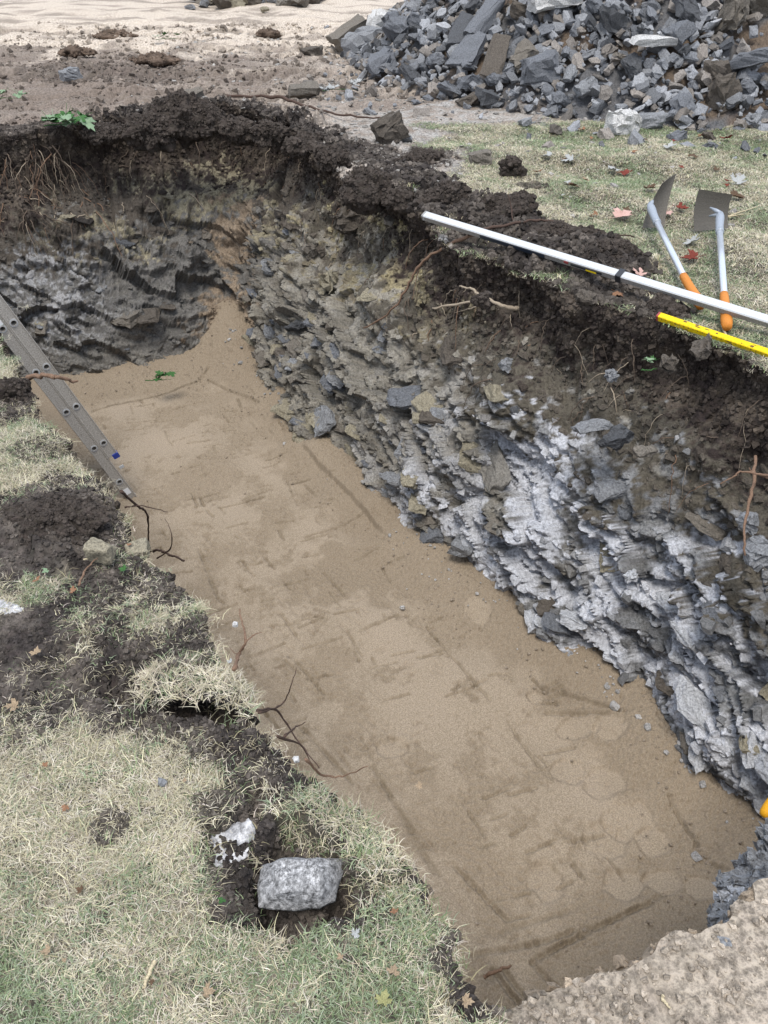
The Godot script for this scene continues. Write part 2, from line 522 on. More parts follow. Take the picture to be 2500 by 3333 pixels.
func make_ground() -> void:
	var me := ArrayMesh.new()
	# strip along the rim
	var m := rim.size()
	var dist := []
	for i in 24:
		dist.append(0.34 * i / 23.0)
	var pos := PackedVector3Array()
	var col := PackedColorArray()
	for d in dist:
		for i in m + 1:
			var j := i % m
			var x: float = rim[j].x + outw[j].x * d
			var z: float = rim[j].z + outw[j].y * d
			var y := gh(x, z) - sm(0.27, 0.34, d) * 0.05
			pos.append(Vector3(x, y, z))
			var rim_soil := 0.0
			var v := v_of(x, z)
			var u := u_of(x, z)
			if v > 1.3 and u < -0.6 or u < -6.2:
				rim_soil = sm(0.22, 0.1, d + n_mid.get_noise_2d(x * 6.0, z * 6.0) * 0.22)
			elif v < 1.3 and u < -0.5:
				rim_soil = sm(0.05, 0.02, d + n_mid.get_noise_2d(x * 6.0, z * 6.0) * 0.06)
			col.append(ground_col(x, z, lawn_mask(x, z), maxf(rim_soil, soil_mask(x, z))))
	for j in m:
		rim[j].y = pos[j].y
	grid_mesh(pos, col, dist.size(), m + 1, PackedByteArray(), me, true)
	# the wide sheet
	var xs := lines([[-260, -40, 30.0], [-40, -9, 4.0], [-9, -4.4, 0.12], [-4.4, -1.5, 0.042], [-1.5, 0.7, 0.016], [0.7, 3.6, 0.034], [3.6, 9, 0.15], [9, 40, 4.0], [40, 260, 30.0]])
	var zs := lines([[-300, -60, 30.0], [-60, -18, 4.0], [-18, -14.0, 0.12], [-14.0, -7.6, 0.042], [-7.6, -3.4, 0.034], [-3.4, 0.25, 0.016], [0.25, 1.5, 0.15], [1.5, 40, 4.0], [40, 260, 30.0]])
	pos = PackedVector3Array()
	col = PackedColorArray()
	var keep := PackedByteArray()
	for z in zs:
		for x in xs:
			var inside := false
			if x > -5 and x < 3.2 and z > -8.5 and z < 0.5:
				inside = Geometry2D.is_point_in_polygon(Vector2(x, z), ring_poly)
			keep.append(0 if inside else 1)
			if inside:
				pos.append(Vector3(x, 0, z))
				col.append(Color.WHITE)
				continue
			pos.append(Vector3(x, gh(x, z) + 0.002, z))
			col.append(ground_col(x, z, lawn_mask(x, z), soil_mask(x, z)))
	grid_mesh(pos, col, zs.size(), xs.size(), keep, me)
	structure(obj("ground", me, M.ground))
func lines(parts: Array) -> PackedFloat32Array:
	var out := PackedFloat32Array()
	for p in parts:
		var n: int = maxi(1, int(round((p[1] - p[0]) / p[2])))
		for i in n:
			out.append(lerpf(p[0], p[1], float(i) / n))
	out.append(parts[-1][1])
	return out

# ---------- trench walls ----------
func wall_col(p: Vector3, top: float) -> Color:
	var u := u_of(p.x, p.z)
	var v := v_of(p.x, p.z)
	var depth := top - p.y
	var a := n_mid.get_noise_3d(p.x * 1.3, p.y * 1.3, p.z * 1.3)
	var b := n_mid.get_noise_3d(p.x * 5.0 + 8.0, p.y * 7.0, p.z * 5.0)
	var e := n_mid.get_noise_3d(p.x * 16.0 + 3.0, p.y * 16.0, p.z * 16.0)
	var b2 := n_mid.get_noise_3d(p.x * 2.6 + 18.0, p.y * 3.4, p.z * 2.6)
	var soil := mix3(lin(0.048, 0.038, 0.032), lin(0.125, 0.1, 0.078), 0.35 + b + e)
	if u > -0.52 and v > 0.47 and v < 2.4:
		return mix3(mix3(lin(0.42, 0.33, 0.24), lin(0.3, 0.235, 0.17), 0.5 + b + e), lin(0.33, 0.33, 0.345), sm(0.4, 0.6, depth + a * 0.3) * sm(1.3, 1.6, v))
	if v < 1.0 and u > -6.0:
		return mix3(soil, lin(0.2, 0.16, 0.115), sm(0.25, 0.55, depth + a * 0.3 + e * 0.2))
	var back := sm(-5.9, -6.3, u + (2.0 - v) * 0.12)
	var ts := lerpf(0.34 + 0.14 * sm(-3.2, -1.6, u), 0.5, back) + a * 0.22 + b * 0.1
	# rock colours
	var grey := mix3(lin(0.15, 0.147, 0.145), lin(0.255, 0.252, 0.25), 0.5 + b * 1.2 + e * 0.6)
	var mudc := mix3(lin(0.18, 0.16, 0.13), lin(0.31, 0.28, 0.23), 0.5 + b * 1.2 + e * 0.5)
	var rockc := mix3(grey, mudc, sm(-2.2, -3.2, u + a * 1.0 + b * 0.5) * (0.92 + e * 0.6))
	# pale stone dust caught on the near half of the face
	var dust := sm(-4.0, -2.6, u + a * 1.0) * sm(0.78, 0.98, depth + a * 0.45 + b2 * 0.4 + e * 0.2 - (u + 2.0) * 0.12) * sm(-0.32, -0.02, b2 + b * 0.35 + e * 0.45)
	rockc = mix3(rockc, lin(0.58, 0.58, 0.605), dust * 0.95)
	var clay := mix3(lin(0.2, 0.165, 0.115), lin(0.4, 0.34, 0.2), 0.45 + b * 1.2 + e * 0.6)
	var sub := mix3(lin(0.12, 0.102, 0.082), clay, sm(-3.2, -4.4, u + a) * sm(-0.15, 0.2, b + a))
	var backrock := mix3(lin(0.125, 0.117, 0.108), lin(0.2, 0.185, 0.165), 0.5 + b * 0.8 + e * 0.4)
	var chalk := (1.0 - sm(0.35, 0.6, Vector2(v - 0.55, (p.y + 1.0) * 1.1).length() + e * 0.35 + b * 0.3)) * sm(-0.1, 0.15, e + b)
	backrock = mix3(backrock, lin(0.42, 0.41, 0.41), chalk * 0.6)
	rockc = mix3(rockc, backrock, back)
	sub = mix3(sub, mix3(lin(0.1, 0.085, 0.07), lin(0.3, 0.26, 0.18), sm(0.0, 0.25, b + a) * sm(0.3, 1.0, v)), back)
	var c := mix3(soil, sub, sm(ts - 0.02, ts + 0.04, depth + b * 0.15 + e * 0.25))
	c = mix3(c, rockc, sm(ts + 0.26, ts + 0.34, depth + b * 0.45 + e * 0.35))
	# spilled sand clinging in the far right corner
	var sd := Vector3((u + 6.75) * 1.3, (p.y + 0.75) * 0.75, (v - 2.1) * 1.2).length() + b * 0.35 + e * 0.2
	var sd2 := Vector3((u + 6.3) * 1.0, (p.y + 1.35) * 1.0, (v - 1.85) * 1.0).length() + b * 0.3
	c = mix3(c, lin(0.29, 0.222, 0.158), maxf(sm(0.3, 0.2, sd), sm(0.36, 0.28, sd2)))
	return c
func bed(p: Vector3, fu: float, fy: float, fv: float) -> Vector3:
	# coordinates along the bedding of the shale, which dips towards the near end
	var u := u_of(p.x, p.z)
	var v := v_of(p.x, p.z)
	var q := p.y + u * 0.32 + v * 0.25
	return Vector3((u - p.y * 0.3) * fu, q * fy, v * fv)
func make_walls() -> void:
	# station ranges: left bank, far end, right face, near end
	var m := rim.size()
	var cuts := {}
	for i in m:
		var k := key_of[i]
		var which := "left_bank" if k < 19 else ("far_end" if k < 26 else ("right_face" if k < 41 else "near_end"))
		if not cuts.has(which):
			cuts[which] = []
		cuts[which].append(i)
	var rows := 170
	for which in ["left_bank", "far_end", "right_face", "near_end"]:
		var ids: Array = cuts[which]
		# the run may wrap round the start of the loop: rotate it so that it is continuous
		for k in range(1, ids.size()):
			if ids[k] - ids[k - 1] > 1:
				ids = ids.slice(k) + ids.slice(0, k)
				break
		ids.append((ids[-1] + 1) % m)
		var cols := ids.size()
		var pos := PackedVector3Array()
		var col := PackedColorArray()
		pos.resize(rows * cols)
		col.resize(rows * cols)
		for c in cols:
			var i: int = ids[c]
			var a: Vector3 = rim[i]
			var f: Vector3 = foot[i]
			var inw := Vector3(f.x - a.x, 0, f.z - a.z)
			var o := Vector3(-outw[i].x, 0, -outw[i].y)
			var nrm := (o + Vector3.UP * clampf(inw.length() / 1.5, 0.0, 0.8)).normalized()
			var soft := 1.0 if which == "left_bank" else 0.0
			for r in rows:
				var w := float(r) / (rows - 1)
				var h := w
				if soft == 0.0:
					h = w * 0.25 + 0.75 * sm(0.02, 0.98, w) if which != "near_end" else pow(w, 1.4)
				var p := Vector3(a.x + inw.x * h, lerpf(a.y, f.y, w), a.z + inw.z * h)
				var depth := a.y - p.y
				var bl := sm(0.0, 0.05, w)
				var u := u_of(p.x, p.z)
				var rocky := sm(0.45, 0.85, depth + 0.25 * n_mid.get_noise_3d(p.x * 1.5, p.y, p.z * 1.5)) * (1.0 - soft)
				var d := n_low.get_noise_3d(p.x * 1.6, p.y * 2.0, p.z * 1.6) * 0.14 * (1.0 - soft * 0.8)
				# soil: lumps and an undercut below the turf
				var ds := n_lump.get_noise_3d(p.x, p.y, p.z) * 0.045 + n_lump2.get_noise_3d(p.x, p.y, p.z) * 0.022 - 0.07 * sm(0.05, 0.2, depth) * sm(0.6, 0.3, depth) * (1.0 - soft * 0.5)
				var dr := 0.0
				if rocky > 0.0:
					dr = n_cell.get_noise_3dv(bed(p, 1.0, 3.0, 1.0)) * 0.085 + n_cell2.get_noise_3dv(bed(p, 1.0, 3.2, 1.0)) * 0.036 + n_cell3.get_noise_3dv(bed(p, 1.0, 2.4, 1.0)) * 0.008 + n_mid.get_noise_3d(p.x * 9.0, p.y * 9.0, p.z * 9.0) * 0.025
					var bq := bed(p, 1.0, 1.0, 1.0)
					var blk := n_cell.get_noise_3d(bq.x * 1.2, bq.y * 1.6, bq.z * 0.6)
					var wv := n_mid.get_noise_3d(p.x * 2.2, p.y * 2.2, p.z * 2.2) * 0.9 + blk * 1.6
					var s1 := fposmod(bq.y / 0.15 + wv, 1.0)
					var s2 := fposmod(bq.y / 0.065 + wv * 2.3 + n_cell2.get_noise_3d(bq.x, bq.y * 0.5, bq.z) * 1.4, 1.0)
					var amt := sm(-0.35, 0.25, n_mid.get_noise_3d(p.x * 1.4 + 40.0, p.y * 1.4, p.z * 1.4))
					# each bed leans out to a lip and is undercut below it
					dr += amt * (0.4 if which == "far_end" else 1.0) * (0.1 * (sm(0.0, 0.2, s1) * (1.0 - s1 * 0.85) - 0.4) + 0.016 * (sm(0.0, 0.3, s2) * (1.0 - s2) - 0.3))
				d += lerpf(ds, dr, rocky) * (1.0 if soft == 0.0 else 0.55)
				if which == "near_end":
					d *= 0.5
				d *= 1.0 - 0.45 * sm(1.15, 1.5, depth)
				var q := p + nrm * d * bl
				pos[r * cols + c] = q
				col[r * cols + c] = wall_col(q, a.y)
		wall_pos[which] = [pos, col, rows, cols, ids]
		var o2 := obj("trench_wall_" + which, grid_mesh(pos, col, rows, cols, PackedByteArray(), null, false), M.wall)
		structure(o2)
		wall_pos[which].append(o2)
func wall_point(which: String, cf: float, w: float) -> Array:
	# [position, normal, colour] on a wall
	var g: Array = wall_pos[which]
	var rows: int = g[2]
	var cols: int = g[3]
	var c := clampi(int(cf * (cols - 1)), 2, cols - 3)
	var r := clampi(int(w * (rows - 1)), 2, rows - 3)
	var pos: PackedVector3Array = g[0]
	var k := 2
	var a: Vector3 = pos[r * cols + c + k] - pos[r * cols + c - k]
	var b: Vector3 = pos[(r + k) * cols + c] - pos[(r - k) * cols + c]
	var n := b.cross(a).normalized()
	return [pos[r * cols + c], n, g[1][r * cols + c]]

# ---------- sand bed ----------
func floor_h(u: float, v: float) -> float:
	var p := uv(u, v)
	var h := -DEPTH + n_low.get_noise_2d(p.x * 1.5 + 50.0, p.z * 1.5) * 0.025
	# loose sand drawn up along the right face, into the far corner and along the far and near ends
	var fv := 1.83 + 0.12 * sm(-4.5, -2.8, u) + 0.28 * sm(-3.0, -1.9, u)
	h += 0.10 * sm(fv - 0.36, fv + 0.05, v + n_mid.get_noise_2d(p.x * 2.0, p.z * 2.0) * 0.1)
	h += 0.2 * sm(0.6, 0.0, Vector2((u + 6.55) * 0.7, v - 1.9).length())
	h += 0.07 * sm(-5.82, -6.4, u - (v - 1.0) * 0.05 + n_mid.get_noise_2d(p.x * 3.0, p.z * 3.0) * 0.05)
	h += 0.16 * sm(-1.0, -0.45, u) * sm(0.6, 1.8, v) + 0.1 * sm(-0.75, -0.4, u)
	h += 0.08 * sm(0.55, 0.3, v + 0.05 * n_mid.get_noise_2d(p.x * 4.0, p.z * 4.0)) * sm(-3.5, -2.4, u)
	return h
func make_floor() -> void:
	var us := lines([[-7.3, -6.7, 0.03], [-6.7, -0.4, 0.006], [-0.4, -0.1, 0.05]])
	var vs := lines([[-0.9, 0.27, 0.04], [0.27, 2.4, 0.006], [2.4, 2.8, 0.05]])
	var cols := vs.size()
	var rows := us.size()
	var pos := PackedVector3Array()
	var col := PackedColorArray()
	pos.resize(rows * cols)
	col.resize(rows * cols)
	var damp := lin(0.235, 0.182, 0.126)
	var dry := lin(0.355, 0.285, 0.208)
	for r in rows:
		for c in cols:
			var p := uv(us[r], vs[c])
			var u := us[r]
			var v := vs[c]
			var a := n_mid.get_noise_2d(p.x * 1.1 + 20.0, p.z * 1.1)
			var b := n_mid.get_noise_2d(p.x * 4.0 + 20.0, p.z * 4.0)
			var fv := 1.83 + 0.12 * sm(-4.5, -2.8, u) + 0.28 * sm(-3.0, -1.9, u)
			var e0 := n_mid.get_noise_2d(p.x * 17.0 + 20.0, p.z * 17.0)
			var rough := sm(0.0, 0.35, a + b * 0.8 + e0 * 0.5)
			rough = maxf(rough, sm(fv - 0.42, fv - 0.25, v + b * 0.15))
			rough = maxf(rough, sm(-5.75, -5.9, u - (v - 1.0) * 0.05 + b * 0.06))
			rough = maxf(rough, sm(-1.15, -0.8, u + b * 0.25 + (v - 1.2) * 0.25))
			rough = maxf(rough, sm(0.34, 0.2, Vector2(u + 3.2, (v - 1.45) * 0.75).length() + b * 0.25))
			rough = maxf(rough, sm(0.42, 0.3, v + b * 0.15))
			var e := n_fine.get_noise_2d(p.x, p.z)
			var g := n_lump2.get_noise_2d(p.x * 1.5, p.z * 1.5)
			var y := floor_h(u, v) + e * lerpf(0.0016, 0.007, rough) + g * lerpf(0.0, 0.005, rough) + b * 0.003
			# scuffs dragged across the bed
			var sc := n_mid.get_noise_2d((u + v * 0.25) * 20.0, v * 5.0 + 5.0)
			var sc2 := n_mid.get_noise_2d(u * 5.0 + 90.0, (v - u * 0.1) * 24.0)
			var pit := 0.6 * sm(0.32, 0.42, sc + e0 * 0.5) * sm(0.05, 0.3, b) + 0.6 * sm(0.3, 0.4, sc2 + e0 * 0.2) * sm(0.0, 0.25, n_mid.get_noise_2d(p.x * 1.7, p.z * 1.7 + 60.0))
			y -= 0.009 * pit
			# the cut edge left where the bed was levelled beside the rock
			var sa: Vector2 = Vector2(-0.574, -4.742)
			var sb: Vector2 = Vector2(0.007, -3.807)
			var ta := (u - u_of(sa.x, sa.y)) / (u_of(sb.x, sb.y) - u_of(sa.x, sa.y))
			if ta > -0.05 and ta < 1.05:
				var vl := lerpf(v_of(sa.x, sa.y), v_of(sb.x, sb.y), ta)
				y += 0.035 * sm(-0.004, 0.012, v - vl + e0 * 0.006) * sm(-0.05, 0.05, ta) * sm(1.05, 0.9, ta) * sm(0.45, 0.1, v - vl)
			pos[r * cols + c] = Vector3(p.x, y, p.z)
			col[r * cols + c] = mix3(mix3(mix3(dry, damp, rough * 0.7), lin(0.295, 0.234, 0.167), 0.42 + a + e * 0.6), lin(0.21, 0.16, 0.112), pit * 0.3)
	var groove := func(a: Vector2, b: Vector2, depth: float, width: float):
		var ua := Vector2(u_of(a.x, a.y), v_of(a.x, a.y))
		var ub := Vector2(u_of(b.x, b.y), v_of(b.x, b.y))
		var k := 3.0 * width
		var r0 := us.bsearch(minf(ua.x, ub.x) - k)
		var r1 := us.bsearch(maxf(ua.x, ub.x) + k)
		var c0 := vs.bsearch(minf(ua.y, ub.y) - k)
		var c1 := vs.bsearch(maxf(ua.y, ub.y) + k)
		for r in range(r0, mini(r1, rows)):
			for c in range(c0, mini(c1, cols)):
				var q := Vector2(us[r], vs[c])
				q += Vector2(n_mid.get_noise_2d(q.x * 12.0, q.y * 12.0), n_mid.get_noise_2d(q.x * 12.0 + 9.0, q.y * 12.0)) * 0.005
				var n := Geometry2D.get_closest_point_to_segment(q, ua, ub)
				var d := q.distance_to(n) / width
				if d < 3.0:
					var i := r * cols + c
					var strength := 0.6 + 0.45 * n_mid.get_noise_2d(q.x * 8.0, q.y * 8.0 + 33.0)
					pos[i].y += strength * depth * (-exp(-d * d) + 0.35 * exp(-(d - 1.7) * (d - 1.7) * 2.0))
					col[i] = mix3(col[i], lin(0.19, 0.148, 0.1), 0.75 * exp(-d * d) * strength)  # groove bottom painted darker, standing in for raking shade
	var dent := func(a: Vector2, ra: float, rb: float, ang: float, depth: float):
		var ua := Vector2(u_of(a.x, a.y), v_of(a.x, a.y))
		var k := maxf(ra, rb) * 1.5
		for r in range(us.bsearch(ua.x - k), mini(us.bsearch(ua.x + k), rows)):
			for c in range(vs.bsearch(ua.y - k), mini(vs.bsearch(ua.y + k), cols)):
				var q := (Vector2(us[r], vs[c]) - ua).rotated(ang)
				var d := Vector2(q.x / ra, q.y / rb).length() + n_mid.get_noise_2d(us[r] * 9.0, vs[c] * 9.0) * 0.28
				if d < 1.5:
					var i := r * cols + c
					var p := pos[i]
					var f := sm(1.1, 0.8, d)
					pos[i].y = lerpf(p.y, p.y - depth - n_fine.get_noise_2d(p.x, p.z) * 0.006, f) + depth * 0.2 * sm(0.35, 0.0, absf(d - 1.18)) * (0.5 + n_mid.get_noise_2d(us[r] * 7.0, vs[c] * 7.0 + 9.0) * 1.5)
					col[i] = mix3(col[i], dry, 0.6 * f)
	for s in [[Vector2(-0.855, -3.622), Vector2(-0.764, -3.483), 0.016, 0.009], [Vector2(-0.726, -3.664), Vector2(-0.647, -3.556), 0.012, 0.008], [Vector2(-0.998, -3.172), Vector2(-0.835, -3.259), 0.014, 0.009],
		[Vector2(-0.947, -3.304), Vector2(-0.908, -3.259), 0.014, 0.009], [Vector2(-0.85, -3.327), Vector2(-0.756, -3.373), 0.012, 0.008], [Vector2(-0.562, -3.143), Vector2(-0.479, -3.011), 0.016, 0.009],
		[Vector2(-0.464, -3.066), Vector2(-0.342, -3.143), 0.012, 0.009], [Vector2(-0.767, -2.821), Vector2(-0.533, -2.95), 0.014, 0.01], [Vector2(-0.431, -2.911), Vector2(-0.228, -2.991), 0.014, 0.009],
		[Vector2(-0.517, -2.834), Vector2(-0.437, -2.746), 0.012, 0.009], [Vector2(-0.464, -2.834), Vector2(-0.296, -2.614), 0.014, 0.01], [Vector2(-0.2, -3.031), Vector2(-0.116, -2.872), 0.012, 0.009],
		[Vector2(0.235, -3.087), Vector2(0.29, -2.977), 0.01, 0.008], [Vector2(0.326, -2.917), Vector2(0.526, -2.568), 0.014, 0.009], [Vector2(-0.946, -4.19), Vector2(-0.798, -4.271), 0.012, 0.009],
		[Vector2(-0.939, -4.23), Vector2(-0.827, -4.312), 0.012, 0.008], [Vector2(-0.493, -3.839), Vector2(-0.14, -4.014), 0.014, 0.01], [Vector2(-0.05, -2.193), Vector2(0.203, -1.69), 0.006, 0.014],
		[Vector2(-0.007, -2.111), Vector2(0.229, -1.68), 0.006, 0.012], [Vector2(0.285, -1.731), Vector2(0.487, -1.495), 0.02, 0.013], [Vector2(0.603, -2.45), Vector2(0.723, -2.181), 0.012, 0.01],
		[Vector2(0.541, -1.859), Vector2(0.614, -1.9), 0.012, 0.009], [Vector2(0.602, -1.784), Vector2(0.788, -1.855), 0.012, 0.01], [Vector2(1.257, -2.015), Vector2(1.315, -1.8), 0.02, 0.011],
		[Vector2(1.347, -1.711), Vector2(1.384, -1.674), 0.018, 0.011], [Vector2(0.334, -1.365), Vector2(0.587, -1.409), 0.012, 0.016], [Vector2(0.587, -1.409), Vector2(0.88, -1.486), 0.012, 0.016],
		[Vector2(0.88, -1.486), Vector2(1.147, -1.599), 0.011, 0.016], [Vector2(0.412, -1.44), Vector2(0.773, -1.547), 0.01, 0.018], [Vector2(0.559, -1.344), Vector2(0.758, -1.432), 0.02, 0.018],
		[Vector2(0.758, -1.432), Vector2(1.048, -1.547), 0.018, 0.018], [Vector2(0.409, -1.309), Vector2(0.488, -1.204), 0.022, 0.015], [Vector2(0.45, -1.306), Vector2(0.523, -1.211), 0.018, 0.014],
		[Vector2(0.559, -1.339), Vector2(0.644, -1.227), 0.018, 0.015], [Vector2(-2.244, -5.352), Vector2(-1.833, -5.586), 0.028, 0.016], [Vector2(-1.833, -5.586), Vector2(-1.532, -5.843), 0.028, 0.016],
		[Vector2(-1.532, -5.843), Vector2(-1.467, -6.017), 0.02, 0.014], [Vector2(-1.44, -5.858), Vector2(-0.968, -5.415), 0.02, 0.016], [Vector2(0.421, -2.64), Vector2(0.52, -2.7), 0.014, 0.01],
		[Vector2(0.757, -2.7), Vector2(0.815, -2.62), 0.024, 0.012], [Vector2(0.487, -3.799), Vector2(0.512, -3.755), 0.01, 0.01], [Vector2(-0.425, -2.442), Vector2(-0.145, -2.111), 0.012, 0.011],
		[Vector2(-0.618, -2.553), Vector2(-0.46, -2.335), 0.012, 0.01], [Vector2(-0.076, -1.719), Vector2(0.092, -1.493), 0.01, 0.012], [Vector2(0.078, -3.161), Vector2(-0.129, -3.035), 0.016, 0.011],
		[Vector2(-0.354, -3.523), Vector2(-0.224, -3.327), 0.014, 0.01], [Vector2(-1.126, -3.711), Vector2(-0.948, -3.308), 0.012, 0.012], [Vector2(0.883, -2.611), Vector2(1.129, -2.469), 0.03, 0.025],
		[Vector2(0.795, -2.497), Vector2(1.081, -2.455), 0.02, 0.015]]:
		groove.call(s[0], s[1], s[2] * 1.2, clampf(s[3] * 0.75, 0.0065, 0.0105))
	for s in [[Vector2(0.928, -2.406), 0.06, 0.1, 0.4], [Vector2(1.078, -2.38), 0.07, 0.08, 0.3], [Vector2(1.062, -1.928), 0.09, 0.12, 0.2], [Vector2(1.14, -1.827), 0.07, 0.08, 0.0],
		[Vector2(1.13, -1.645), 0.06, 0.08, 0.5], [Vector2(1.266, -1.611), 0.055, 0.065, 0.1], [Vector2(0.936, -1.827), 0.08, 0.1, 0.7], [Vector2(0.972, -1.639), 0.07, 0.1, 0.3],
		[Vector2(0.845, -2.173), 0.07, 0.08, 0.3], [Vector2(0.04, -2.304), 0.06, 0.07, 0.0], [Vector2(0.662, -1.66), 0.09, 0.07, 0.4], [Vector2(0.515, -3.161), 0.1, 0.07, 0.2], [Vector2(0.985, -2.111), 0.08, 0.1, 0.3]]:
		dent.call(s[0], s[1], s[2], s[3], 0.012)
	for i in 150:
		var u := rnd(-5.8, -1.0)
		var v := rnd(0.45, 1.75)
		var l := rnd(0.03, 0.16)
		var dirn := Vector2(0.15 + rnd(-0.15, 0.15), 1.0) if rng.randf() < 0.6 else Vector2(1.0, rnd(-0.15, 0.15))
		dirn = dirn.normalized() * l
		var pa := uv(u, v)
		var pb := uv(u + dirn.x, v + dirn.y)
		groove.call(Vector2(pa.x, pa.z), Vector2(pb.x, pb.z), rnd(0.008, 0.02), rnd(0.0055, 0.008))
	# one hand print by the foot of the rock face
	dent.call(Vector2(0.755, -2.594), 0.045, 0.045, 0.0, 0.014)
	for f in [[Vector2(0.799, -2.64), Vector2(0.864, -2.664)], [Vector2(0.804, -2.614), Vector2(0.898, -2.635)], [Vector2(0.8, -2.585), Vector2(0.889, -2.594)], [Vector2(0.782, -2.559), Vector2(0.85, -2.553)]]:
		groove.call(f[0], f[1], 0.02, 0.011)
	structure(obj("trench_floor", grid_mesh(pos, col, rows, cols), M.sand))

# ---------- scattering ----------
func multi(called: String, mesh: Mesh, m: Material, xf: Array, cols: Array, parent: Node = null, label := "", category := "") -> void:
	var mm := MultiMesh.new()
	mm.transform_format = MultiMesh.TRANSFORM_3D
	mm.use_colors = true
	mm.mesh = mesh
	mm.instance_count = xf.size()
	for i in xf.size():
		mm.set_instance_transform(i, xf[i])
		mm.set_instance_color(i, cols[i])
	var o := MultiMeshInstance3D.new()
	o.multimesh = mm
	o.material_override = m
	o.name = numbered(called) if parent == null else called
	(self if parent == null else parent).add_child(o, true)
	o.set_meta("kind", "stuff")
	if label != "":
		o.set_meta("label", label)
	if category != "":
		o.set_meta("category", category)
func basis_from(n: Vector3, spin: float) -> Basis:
	var x := n.cross(Vector3(0.3, 0.2, 1.0)).normalized()
	var z := x.cross(n)
	return Basis(x, n, z) * Basis(Vector3.UP, spin)
func near_rock(c: Color) -> StandardMaterial3D:
	var best: StandardMaterial3D = M.rock_grey
	var bd := 9.0
	for k in ["dust", "grey", "slate", "dark", "brown", "tan", "soil", "mud"]:
		var r: Color = M["rock_" + k].get_meta("c")
		var d := absf(r.r - c.r) + absf(r.g - c.g) + absf(r.b - c.b)
		if d < bd:
			bd = d
			best = M["rock_" + k]
	return best
func make_flakes() -> void:
	var protos := []
	for i in 12:
		protos.append(rock(Vector3(1.0, rnd(0.22, 0.4), rnd(0.6, 1.0)), 7, 0.2))
	var big := []
	for i in 8:
		big.append(rock(Vector3(1.0, rnd(0.16, 0.34), rnd(0.6, 0.95)), 9, 0.1, 2, 0.08, 3.0))
	var bn := (Vector3.UP + uv(0.32, 0.25)).normalized()
	for job in [["right_face", 9000, 290, 0.4], ["far_end", 900, 40, 0.5], ["near_end", 160, 0, 0.5]]:
		var which: String = job[0]
		var host: Node = wall_pos[which][5]
		var xf := []
		var cl := []
		for i in protos.size():
			xf.append([])
			cl.append([])
		var n_big := 0
		for i in job[1]:
			var w := sqrt(rnd(0.03, 1.0)) if which == "right_face" else rnd(0.2, 1.0)
			var cf := rnd(0.0, 1.0)
			var q := wall_point(which, cf, w)
			var p: Vector3 = q[0]
			var c: Color = q[2]
			var clump := n_cell.get_noise_3dv(bed(p, 1.4, 1.4, 1.4))
			var in_soil: bool = -p.y < 0.42 + 0.2 * n_mid.get_noise_3d(p.x * 1.3, p.y, p.z * 1.3)
			if in_soil and rng.randf() < 0.72:
				continue
			var want_big: bool = n_big < job[2] and i % 7 == 0 and -p.y > 0.15
			var s := rnd(0.08, 0.26) if want_big else 0.014 + 0.05 * pow(rng.randf(), 2.6)
			if want_big and rng.randf() < 0.6:
				s *= 0.7
			if in_soil:
				s *= 0.55
			var lean := bn if which == "right_face" else Vector3.UP
			var n: Vector3 = (q[1] * (0.35 + 0.3 * clump) + lean * 0.9 + Vector3(rnd(-1, 1), rnd(-1, 1), rnd(-1, 1)) * 0.24).normalized()
			var b := basis_from(n, rnd(0, TAU)).scaled_local(Vector3(s, s * rnd(0.7, 1.3), s))
			var at: Vector3 = p + q[1] * s * (rnd(-0.32, 0.04))
			var k := rnd(0.86, 1.16)
			if want_big:
				n_big += 1
				var o := obj("shale_slab", big[rng.randi() % big.size()], near_rock(c * k), host)
				o.transform = Transform3D(b, at)
			else:
				var pi := rng.randi() % protos.size()
				xf[pi].append(Transform3D(b, at))
				if in_soil and rng.randf() < 0.5:
					c = mix3(c, lin(0.2, 0.19, 0.18), rng.randf())
				cl[pi].append(Color(c.r * k, c.g * k, c.b * k))
		for i in protos.size():
			multi("shale_chips", protos[i], M.flake, xf[i], cl[i], host)
